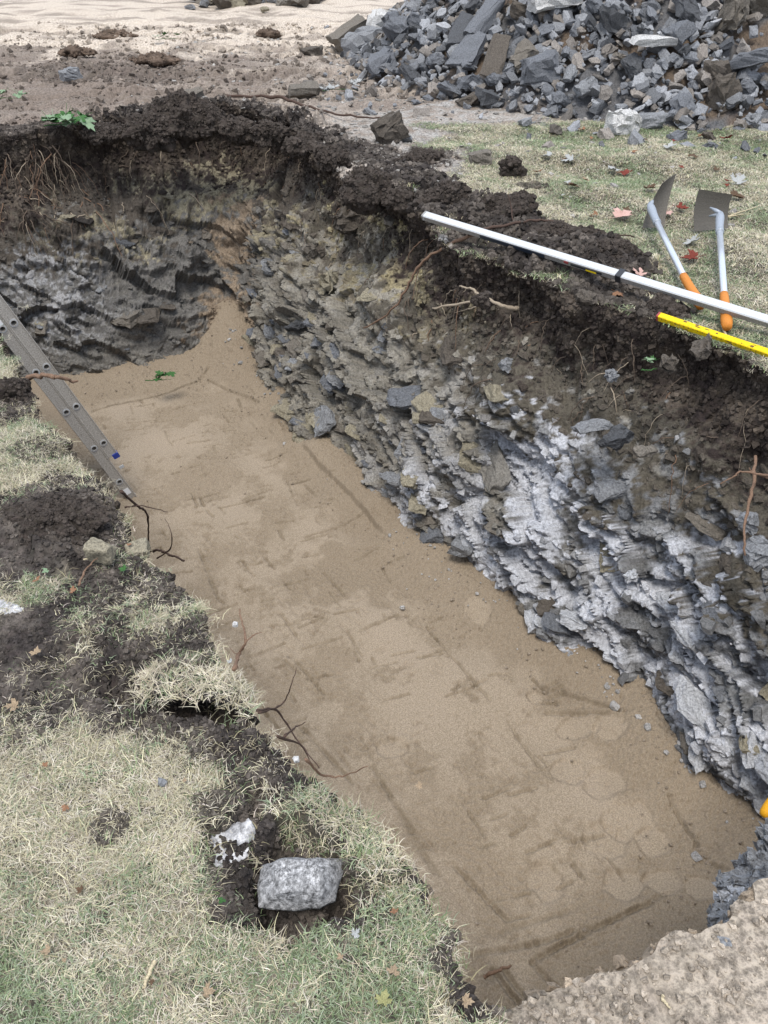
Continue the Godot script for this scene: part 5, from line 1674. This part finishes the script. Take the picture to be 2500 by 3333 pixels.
func shovel(label: String, grip_end: Vector3, grip_top: Vector3, neck: Vector3, hub: Vector3, bl: Vector3, br: Vector3, tl: Vector3, tr: Vector3) -> void:
	var o := thing("shovel", label, "shovel", bl)
	var z := bl
	var d := (neck - grip_top).normalized()
	obj("shaft", smooth_mesh(tube_tris(PackedVector3Array([grip_top - z, grip_top.lerp(neck, 0.5) - z, neck - z]), even_r(3, 0.0165, 0.0165), 16)), M.shaft, o)
	# slightly swollen grip
	var gp := PackedVector3Array()
	var gr := PackedFloat32Array()
	for i in 9:
		var t := i / 8.0
		gp.append(grip_end.lerp(grip_top + d * 0.02, t) - z)
		gr.append([0.021, 0.0255, 0.026, 0.024, 0.0225, 0.0215, 0.021, 0.021, 0.0195][i])
	obj("grip", smooth_mesh(tube_tris(gp, gr, 16)), M.orange, o)
	# socket bends from the shaft onto the blade
	var mid := neck + d * 0.07
	var sp := PackedVector3Array()
	for i in 9:
		var t := i / 8.0
		sp.append(neck.lerp(mid, t).lerp(mid.lerp(hub, t), t) - d * 0.03 * (1.0 - t) - z)
	obj("socket", smooth_mesh(tube_tris(sp, PackedFloat32Array([0.0205, 0.021, 0.021, 0.0215, 0.022, 0.023, 0.024, 0.022, 0.016]), 14)), M.steel_grey, o)
	obj("collar", smooth_mesh(tube_tris(PackedVector3Array([neck - d * 0.05 - z, neck - d * 0.03 - z]), even_r(2, 0.0225, 0.0225), 14)), M.steel_grey, o)
	# blade: a curved square plate with a turned up back edge
	var n := (br - bl).cross(tl - bl).normalized()
	if n.dot(neck - hub) < 0:
		n = -n
	var t3 := PackedVector3Array()
	var k := 10
	var pts := []
	for s in [0, 1]:
		for i in k + 1:
			for j in k + 1:
				var fx := float(i) / k
				var fy := float(j) / k
				var p := bl.lerp(br, fx).lerp(tl.lerp(tr, fx), fy)
				var bowl := 0.022 * (4.0 * (fy - 0.5) * (fy - 0.5)) + 0.02 * pow(fx, 4.0)
				pts.append(p + n * (bowl - 0.012 + (0.0025 if s == 0 else 0.0)) - z)
	var id := func(s, i, j): return s * (k + 1) * (k + 1) + i * (k + 1) + j
	for i in k:
		for j in k:
			for s in [0, 1]:
				var q := [pts[id.call(s, i, j)], pts[id.call(s, i + 1, j)], pts[id.call(s, i + 1, j + 1)], pts[id.call(s, i, j + 1)]]
				t3.append_array([q[0], q[1], q[2], q[0], q[2], q[3]])
	for i in k:
		for e in [0, k]:
			t3.append_array([pts[id.call(0, i, e)], pts[id.call(0, i + 1, e)], pts[id.call(1, i, e)], pts[id.call(1, i, e)], pts[id.call(0, i + 1, e)], pts[id.call(1, i + 1, e)]])
			t3.append_array([pts[id.call(0, e, i)], pts[id.call(0, e, i + 1)], pts[id.call(1, e, i)], pts[id.call(1, e, i)], pts[id.call(0, e, i + 1)], pts[id.call(1, e, i + 1)]])
	obj("blade", flat_mesh(t3), M.blade, o)
	# two ribs spreading from the socket over the blade
	for c in [tl.lerp(bl, 0.25), tl.lerp(bl, 0.7)]:
		var m1: Vector3 = hub.lerp(c, 0.45) + n * 0.004
		obj("rib", smooth_mesh(tube_tris(PackedVector3Array([hub - z, hub.lerp(m1, 0.5) + n * 0.008 - z, m1 - z]), PackedFloat32Array([0.016, 0.012, 0.004]), 8)), M.steel_grey, o)
func make_shovels() -> void:
	var up := Vector3.UP
	var bl: Vector3 = Vector3(1.806, 0, -4.712)
	var br: Vector3 = Vector3(2.015, 0, -4.776)
	shovel("right hand shovel with its dark square blade turned towards the trench", Vector3(1.53, 0.045, -3.331), Vector3(1.623, 0.05, -3.656), Vector3(1.841, 0.11, -4.432), Vector3(1.903, 0.13, -4.621),
		bl, br, bl + up * 0.225 + Vector3(-0.01, 0, -0.05), br + up * 0.18 + Vector3(-0.01, 0, -0.04))
	bl = Vector3(1.647, 0, -4.792)
	br = Vector3(1.519, 0, -4.776)
	shovel("left hand shovel with its blade seen edge on, grip under the bar", Vector3(1.492, 0.035, -3.578), Vector3(1.505, 0.045, -3.898), Vector3(1.541, 0.1, -4.618), Vector3(1.537, 0.14, -4.755),
		br, bl, br + up * 0.235 + Vector3(0.085, 0, -0.06), bl + up * 0.27 + Vector3(0.045, 0, -0.12))
	# end of another tool's handle at the right edge of the trench
	var o := thing("tool_handle", "rounded yellow orange end of a tool handle at the right edge", "tool", Vector3(1.29, -0.902, -1.516))
	var p := PackedVector3Array()
	var r := PackedFloat32Array()
	var dirv := (uv(-0.25, 0.9) + Vector3(0, 0.3, 0)).normalized()
	for i in 12:
		var t := i / 11.0
		p.append(dirv * (t * t * 0.5))
		r.append(0.022 * sqrt(clampf(1.0 - pow(1.0 - minf(t * 3.2, 1.0), 2.0), 0.03, 1.0)))
	obj("grip", smooth_mesh(tube_tris(p, r, 18)), M.orange_yellow, o)
	obj("shaft", smooth_mesh(tube_tris(PackedVector3Array([dirv * 0.48, dirv * 0.8]), even_r(2, 0.016, 0.016), 14)), M.shaft, o)
func make_ladder() -> void:
	var f: Vector3 = Vector3(-1.638, -1.6, -4.265)
	var al := deg_to_rad(71.0)
	var vv := uv(0, 1)
	var d := (-vv * cos(al) + Vector3.UP * sin(al)).normalized()
	var ax := (-uv(1, 0)).rotated(Vector3.UP, deg_to_rad(7.0))
	var n := (vv * sin(al) + Vector3.UP * cos(al)).normalized()
	var o := thing("extension_ladder", "aluminium extension ladder standing on the sand against the left bank", "ladder", f)
	var w := 0.066
	var len := 3.4
	var wide := 0.42
	for sec in 2:
		var n0 := (-0.0332 if sec == 0 else 0.0332) * n
		var from := 0.0 if sec == 0 else 0.36
		for far in 2:
			var q: Vector3 = n0 + ax * (0.0 if far == 0 else wide) + d * from
			var tt := PackedVector3Array()
			# the web, pierced where each rung passes through it
			var gap := 0.0148
			for e in [-1, 1]:
				var strip := (w / 2.0 - gap)
				var so: Vector3 = n * (gap + strip / 2.0) * e
				tt.append_array(bar_tris(q + so, q + so + d * (len - from), n, strip, ax, 0.003))
			var lo_at := 0.0
			var hole := 0.17
			while hole < len - 0.1:
				if hole > from + 0.05:
					tt.append_array(bar_tris(q + d * lo_at, q + d * (hole - from - gap), n, gap * 2.0, ax, 0.003))
					lo_at = hole - from + gap
				hole += 0.305
			tt.append_array(bar_tris(q + d * lo_at, q + d * (len - from), n, gap * 2.0, ax, 0.003))
			var s := 1.0 if far == 0 else -1.0
			for e in [-1, 1]:
				var fo: Vector3 = n * (w / 2.0 - 0.0025) * e + ax * 0.014 * s
				tt.append_array(bar_tris(q + fo, q + fo + d * (len - from), n, 0.004, ax, 0.025))
			var rail := obj("rail", flat_mesh_auto(tt), M.alu_rail, o)
			# raised lips along the outer edges of the web
			for e in [-1, 1]:
				var lo: Vector3 = n * (w / 2.0 - 0.004) * e - ax * 0.003 * s
				obj("lip", bar(q + lo, q + lo + d * (len - from), n, 0.006, ax, 0.005, 0.001), M.alu_rail, rail)
		var k := 0
		var at := 0.17
		while at < len - 0.1:
			if at > from + 0.05:
				var rp := PackedVector3Array([n0 + d * at - ax * 0.007, n0 + d * at + ax * (wide + 0.007)])
				var rung := obj("rung", hollow(rp, 0.0165, 0.0142), M.alu_rail, o)
				for end in 2:
					var c: Vector3 = rp[end] + ax * (0.0015 if end == 0 else -0.0045)
					obj("flange", hollow(PackedVector3Array([c, c + ax * 0.003]), 0.0225, 0.0142), M.alu_white, rung)
			at += 0.305
			k += 1
	var foot_c := -0.036 * n
	obj("foot", bar(foot_c - ax * 0.02 - d * 0.012, foot_c + ax * 0.05 - d * 0.012, n, 0.085, d, 0.02, 0.004), M.alu_white, o)
	obj("foot", bar(foot_c + ax * (wide - 0.04) - d * 0.012, foot_c + ax * (wide + 0.02) - d * 0.012, n, 0.085, d, 0.02, 0.004), M.alu_white, o)
	var bc := 0.036 * n + d * 0.352
	obj("blue_guide", bar(bc + n * 0.012 - ax * 0.01, bc + n * 0.012 + ax * 0.03, n, 0.042, d, 0.035, 0.004), M.blue, o)
	var st := -0.034 * n + d * 0.075 - ax * 0.0035
	obj("sticker", bar(st - d * 0.024, st + d * 0.024, n, 0.04, ax, 0.002), M.white, o)
	st = -0.036 * n + d * 1.52 - ax * 0.0035
	obj("sticker", bar(st - d * 0.11, st + d * 0.11, n, 0.045, ax, 0.002), M.white, o)
	obj("bracket", bar(0.02 * n + d * 0.26 - ax * 0.004, 0.05 * n + d * 0.26 - ax * 0.004, d, 0.02, ax, 0.004), M.alu_white, o)
func flat_mesh_auto(t: PackedVector3Array) -> ArrayMesh:
	return flat_mesh(t)
func hollow(p: PackedVector3Array, r1: float, r0: float) -> ArrayMesh:
	var a := tube_open(p, r1)
	var b := tube_open(p, r0)
	var out := PackedVector3Array()
	out.append_array(a)
	for i in range(0, b.size(), 3):
		out.append_array([b[i], b[i + 2], b[i + 1]])
	var d := (p[1] - p[0]).normalized()
	var x := d.cross(Vector3.UP).normalized()
	var y := d.cross(x)
	for e in 2:
		for s in 16:
			var u0 := x * cos(TAU * s / 16.0) + y * sin(TAU * s / 16.0)
			var u1 := x * cos(TAU * (s + 1) / 16.0) + y * sin(TAU * (s + 1) / 16.0)
			out.append_array([p[e] + u0 * r0, p[e] + u0 * r1, p[e] + u1 * r1, p[e] + u0 * r0, p[e] + u1 * r1, p[e] + u1 * r0])
	return flat_mesh(out)
func tube_open(p: PackedVector3Array, r: float) -> PackedVector3Array:
	var d := (p[1] - p[0]).normalized()
	var x := d.cross(Vector3.UP).normalized()
	var y := d.cross(x)
	var out := PackedVector3Array()
	for s in 16:
		var u0 := (x * cos(TAU * s / 16.0) + y * sin(TAU * s / 16.0)) * r
		var u1 := (x * cos(TAU * (s + 1) / 16.0) + y * sin(TAU * (s + 1) / 16.0)) * r
		out.append_array([p[0] + u0, p[1] + u0, p[0] + u1, p[0] + u1, p[1] + u0, p[1] + u1])
	return out
func make_small_things() -> void:
	for s in [[Vector3(0.104, -1.575, -3.201), Vector3(0.028, 0.02, 0.022), "pale", "white pebble on the middle of the sand bed"], [Vector3(-0.338, 0.275, -1.283), Vector3(0.012, 0.011, 0.012), "pale", "tiny white snail shell caught in the pale twig"],
		[Vector3(-0.495, 0.02, -1.042), Vector3(0.022, 0.015, 0.016), "grey", "tiny pale pebble on the soil slope above the dark crack"], [Vector3(-0.466, 0.02, -1.182), Vector3(0.032, 0.02, 0.024), "tan", "pale lump on the soil slope left of the trench edge"],
		[Vector3(-0.201, 0.02, -1.102), Vector3(0.014, 0.01, 0.012), "pale", "small white pebble near the left rim"], [Vector3(0.598, 0, -0.629), Vector3(0.05, 0.025, 0.04), "tan", "flat tan pebble on the near sand bank"],
		[Vector3(0.644, 0.01, -0.699), Vector3(0.03, 0.022, 0.025), "grey", "small grey pebble on the edge of the near sand bank"]]:
		var o := obj("pebble", rock(s[1], 8, 0.0, 2, 0.002, 40.0), M["rock_" + s[2]], null, s[0])
		tag(o, s[3], "pebble")
	# larger stones held in the walls
	var host: Node = wall_pos["right_face"][5]
	for s in [[Vector3(-0.426, -0.682, -5.633), Vector3(0.16, 0.24, 0.15), "tan"], [Vector3(-0.628, -0.77, -5.941), Vector3(0.1, 0.1, 0.08), "tan"], [Vector3(-0.296, -0.3, -5.79), Vector3(0.26, 0.24, 0.2), "mud"], [Vector3(-0.583, -0.619, -6.067), Vector3(0.18, 0.2, 0.12), "brown"],
		[Vector3(1.439, -0.467, -2.369), Vector3(0.17, 0.14, 0.14), "grey"], [Vector3(1.425, -0.412, -2.503), Vector3(0.12, 0.1, 0.1), "grey"], [Vector3(1.124, -0.38, -2.952), Vector3(0.13, 0.06, 0.1), "brown"], [Vector3(0.947, -0.413, -3.216), Vector3(0.26, 0.08, 0.16), "grey"],
		[Vector3(1.054, -0.433, -3.146), Vector3(0.2, 0.12, 0.16), "dark"], [Vector3(1.305, 0.051, -3.076), Vector3(0.15, 0.11, 0.1), "mud"], [Vector3(1.078, -0.848, -2.649), Vector3(0.09, 0.07, 0.06), "dust"], [Vector3(0.116, -0.904, -4.378), Vector3(0.2, 0.1, 0.18), "brown"],
		[Vector3(0.089, -0.975, -4.414), Vector3(0.14, 0.08, 0.12), "slate"], [Vector3(-0.668, -1.041, -5.706), Vector3(0.3, 0.1, 0.26), "dark"], [Vector3(-1.062, -1.476, -6.281), Vector3(0.3, 0.12, 0.2), "dark"], [Vector3(-1.342, -1.425, -6.746), Vector3(0.16, 0.08, 0.14), "slate"],
		[Vector3(0.952, 0.021, -3.697), Vector3(0.14, 0.09, 0.1), "mud"], [Vector3(0.841, 0.009, -3.897), Vector3(0.1, 0.06, 0.06), "mud"], [Vector3(1.214, -0.057, -3.158), Vector3(0.1, 0.1, 0.07), "mud"], [Vector3(1.041, -0.218, -3.351), Vector3(0.08, 0.08, 0.07), "grey"],
		[Vector3(0.628, -0.454, -3.915), Vector3(0.11, 0.09, 0.07), "grey"], [Vector3(0.002, -0.145, -5.315), Vector3(0.16, 0.05, 0.1), "brown"]]:
		var o := obj("held_stone", rock(s[1] * Vector3(0.72, 0.6, 0.72), 9, 0.1, 2, s[1].y * 0.2, 3.0 / s[1].x), M["rock_" + s[2]], host)
		o.transform = Transform3D(Basis(Vector3.UP, rnd(0, 6)) * Basis(Vector3(1, 0, 0), rnd(-0.4, 0.4)), s[0] + uv(0, 0.035))
	# bedrock showing under the near sand bank at the right
	for s in [[Vector3(0.97, -0.42, -1.042), Vector3(0.14, 0.1, 0.1)], [Vector3(0.909, -0.38, -0.986), Vector3(0.13, 0.09, 0.09)], [Vector3(0.856, -0.34, -0.933), Vector3(0.1, 0.08, 0.08)], [Vector3(0.797, -0.3, -0.887), Vector3(0.09, 0.06, 0.06)], [Vector3(1.085, -0.5, -1.155), Vector3(0.14, 0.1, 0.1)], [Vector3(0.911, -0.3, -0.946), Vector3(0.12, 0.08, 0.08)]]:
		var o := obj("held_stone", rock(s[1], 8, 0.2, 3, s[1].y * 0.35, 4.0 / s[1].x), [M.rock_dust, M.rock_grey][rng.randi() % 2], wall_pos["near_end"][5])
		o.transform = Transform3D(Basis(Vector3.UP, rnd(0, 6)) * Basis(Vector3(1, 0, 0), rnd(-0.4, 0.4)), s[0])
	# upright joint slabs that run down the face
	for s in [[Vector3(-0.312, -0.962, -5.268), Vector3(-0.09, -0.997, -4.691), 0.3], [Vector3(-0.091, -1.013, -4.721), Vector3(0.016, -1.029, -4.42), 0.24], [Vector3(0.174, -1.012, -4.307), Vector3(0.399, -1.01, -3.797), 0.3], [Vector3(0.454, -0.877, -3.932), Vector3(0.58, -0.938, -3.558), 0.26], [Vector3(0.279, -1.043, -4.04), Vector3(0.445, -0.992, -3.725), 0.22]]:
		var a: Vector3 = s[0]
		var b: Vector3 = s[1]
		var o := obj("joint_slab", rock(Vector3(a.distance_to(b) * 1.1, 0.07, s[2] * 0.7), 7, 0.4, 3, 0.05, 5.0), M.rock_clay_grey, host)
		var x := (b - a).normalized()
		var y := (uv(0, -0.75) + Vector3(0, 0.66, 0)).normalized()
		y = (y - x * y.dot(x)).normalized()
		o.transform = Transform3D(Basis(x, y, x.cross(y)), (a + b) / 2.0 - y * 0.1)

# ---------- the place ----------
func _ready() -> void:
	rng.seed = 20240
	var cam := Camera3D.new()
	cam.name = "camera"
	cam.fov = 65.0
	cam.far = 900.0
	cam.near = 0.05
	cam.position = Vector3(0, 1.6, 0)
	cam.rotation_degrees = Vector3(-38, 0, 0)
	add_child(cam)
	cam.current = true
	var sky_m := ProceduralSkyMaterial.new()
	sky_m.sky_top_color = Color(0.84, 0.895, 0.985)
	sky_m.sky_horizon_color = Color(0.9, 0.91, 0.93)
	sky_m.ground_bottom_color = Color(0.3, 0.27, 0.24)
	sky_m.ground_horizon_color = Color(0.6, 0.6, 0.6)
	sky_m.sky_energy_multiplier = 0.9
	var sky := Sky.new()
	sky.sky_material = sky_m
	var env := Environment.new()
	env.background_mode = Environment.BG_SKY
	env.sky = sky
	env.tonemap_mode = Environment.TONE_MAPPER_LINEAR
	env.tonemap_exposure = 2.5
	env.sdfgi_enabled = true
	env.ssao_enabled = true
	env.ssil_enabled = true
	var we := WorldEnvironment.new()
	we.name = "world_environment"
	we.environment = env
	add_child(we)
	var sun := DirectionalLight3D.new()
	sun.name = "sun"
	sun.light_energy = 0.45
	sun.light_angular_distance = 24.0
	sun.light_color = Color(1.0, 0.99, 0.975)
	sun.shadow_enabled = true
	sun.rotation_degrees = Vector3(-70, -12, 0)
	add_child(sun)

	n_low = noise(FastNoiseLite.TYPE_SIMPLEX_SMOOTH, 0.9, 2, 3)
	n_mid = noise(FastNoiseLite.TYPE_SIMPLEX_SMOOTH, 1.0, 3, 5)
	n_fine = noise(FastNoiseLite.TYPE_SIMPLEX, 34.0, 2, 6)
	n_lump = noise(FastNoiseLite.TYPE_CELLULAR, 7.0, 2, 7)
	n_lump.cellular_return_type = FastNoiseLite.RETURN_DISTANCE
	n_lump2 = noise(FastNoiseLite.TYPE_CELLULAR, 24.0, 2, 8)
	n_lump2.cellular_return_type = FastNoiseLite.RETURN_DISTANCE
	n_cell = noise(FastNoiseLite.TYPE_CELLULAR, 2.6, 1, 9)
	n_cell.cellular_return_type = FastNoiseLite.RETURN_CELL_VALUE
	n_cell2 = noise(FastNoiseLite.TYPE_CELLULAR, 6.5, 1, 10)
	n_cell2.cellular_return_type = FastNoiseLite.RETURN_CELL_VALUE
	n_cell3 = noise(FastNoiseLite.TYPE_CELLULAR, 17.0, 1, 12)
	n_cell3.cellular_return_type = FastNoiseLite.RETURN_CELL_VALUE
	make_materials()
	M.orange_yellow = M.orange.duplicate()
	M.orange_yellow.albedo_color = lin(0.8, 0.38, 0.02).linear_to_srgb()
	layout()
	make_loop()
	make_ground()
	make_walls()
	make_floor()
	make_flakes()
	make_crumbs()
	make_rubble()
	make_grass()
	make_lawn_things()
	make_roots()
	make_leaves()
	make_bar()
	make_rule()
	make_shovels()
	make_ladder()
	make_small_things()
func layout() -> void:
	# soil thrown up along the rims, hollows round the lawn stones: centre, radius, height
	heap_at(Vector2(0.372, -5.066), 0.3, 0.09)
	heap_at(Vector2(0.711, -4.805), 0.32, 0.08)
	heap_at(Vector2(0.984, -4.342), 0.34, 0.08)
	heap_at(Vector2(1.191, -4.137), 0.26, 0.07)
	heap_at(Vector2(0.002, -5.556), 0.45, 0.1)
	heap_at(Vector2(-1.548, -7.117), 1.0, 0.14)
	heap_at(Vector2(-2.583, -6.809), 0.8, 0.06)
	heap_at(Vector2(-0.713, -6.663), 0.5, 0.1)
	heap_at(Vector2(-1.058, -1.991), 0.22, 0.05)
	heap_at(Vector2(-0.615, -1.46), 0.2, 0.05)
	heap_at(Vector2(-0.43, -1.248), 0.16, 0.05)
	heap_at(Vector2(-0.039, -0.942), 0.16, 0.05)
	heap_at(Vector2(-0.18, -0.84), 0.13, -0.09, 0.3)
	heap_at(Vector2(-0.074, -0.802), 0.07, -0.06, 0.4)
	heap_at(Vector2(-0.322, -0.9), 0.08, -0.045, 0.4)
	heap_at(Vector2(-0.302, -0.975), 0.05, -0.05, 0.5)
	heap_at(Vector2(-0.268, -0.792), 0.07, -0.05, 0.5)
	heap_at(Vector2(-0.475, -1.274), 0.075, -0.13, 0.3)
	heap_at(Vector2(-0.403, -1.255), 0.065, -0.13, 0.3)
	heap_at(Vector2(-0.66, -1.35), 0.09, -0.05, 0.4)
	heap_at(Vector2(-0.78, -1.396), 0.12, -0.04, 0.4)
	heap_at(Vector2(-0.281, -1.043), 0.05, -0.05, 0.4)
	# bare earth showing through the turf: centre, radius, strength
	for s in [[Vector2(-1.029, -1.991), 0.24, 1.0], [Vector2(-1.077, -1.834), 0.16, 1.0], [Vector2(-0.767, -1.772), 0.15, 1.0], [Vector2(-0.667, -1.751), 0.1, 1.0], [Vector2(-0.598, -1.617), 0.07, 0.9],
		[Vector2(-0.91, -1.46), 0.15, 1.0], [Vector2(-0.756, -1.396), 0.15, 1.0], [Vector2(-0.618, -1.32), 0.13, 0.95], [Vector2(-0.47, -1.277), 0.1, 1.0], [Vector2(-0.385, -1.248), 0.1, 1.0], [Vector2(-0.294, -1.154), 0.1, 1.0], [Vector2(-0.397, -1.181), 0.1, 0.8],
		[Vector2(-0.595, -1.428), 0.08, 0.7], [Vector2(-0.893, -1.306), 0.15, 0.6], [Vector2(-0.201, -1.085), 0.07, 1.0], [Vector2(-0.239, -1.043), 0.05, 1.0], [Vector2(-0.3, -1.116), 0.08, 0.8], [Vector2(-0.485, -1.494), 0.05, 1.0],
		[Vector2(-0.179, -0.83), 0.12, 1.0], [Vector2(-0.083, -0.802), 0.06, 1.0], [Vector2(-0.261, -0.811), 0.08, 1.0], [Vector2(-0.279, -0.911), 0.06, 1.0], [Vector2(-0.304, -0.986), 0.04, 1.0], [Vector2(-0.248, -0.774), 0.05, 1.0], [Vector2(-0.34, -0.953), 0.06, 0.7],
		[Vector2(-0.397, -0.997), 0.05, 0.6], [Vector2(-1.436, -2.707), 0.16, 1.0], [Vector2(-1.22, -2.386), 0.1, 0.6], [Vector2(0.17, -0.621), 0.05, 1.0], [Vector2(0.132, -0.686), 0.04, 0.9], [Vector2(-0.584, -0.932), 0.04, 0.7], [Vector2(-0.504, -1.221), 0.12, 0.55],
		[Vector2(0.372, -5.066), 0.32, 1.0], [Vector2(0.702, -4.722), 0.36, 1.0], [Vector2(0.972, -4.272), 0.36, 1.0], [Vector2(1.2, -4.071), 0.26, 1.0], [Vector2(1.085, -3.831), 0.22, 0.9], [Vector2(1.303, -3.61), 0.16, 0.9], [Vector2(0.002, -5.61), 0.5, 1.0], [Vector2(0.24, -6.264), 0.3, 0.9], [Vector2(-1.548, -7.117), 0.9, 1.0],
		[Vector2(-0.99, -6.884), 0.5, 1.0], [Vector2(-0.595, -6.523), 0.45, 1.0], [Vector2(-2.292, -6.809), 0.5, 0.9], [Vector2(-2.822, -6.663), 0.6, 0.9], [Vector2(-0.208, -6.458), 0.35, 0.9], [Vector2(-2.472, -9.652), 0.5, 0.4], [Vector2(-3.396, -9.924), 0.5, 0.5], [Vector2(1.001, -5.628), 0.1, 0.4]]:
		# the strip beside the left rim is torn up the most
		if s[0].x < 0.0 and s[0].y > -2.2 and s[0].y < -1.05:
			s[1] *= 1.22
		patches.append(s)
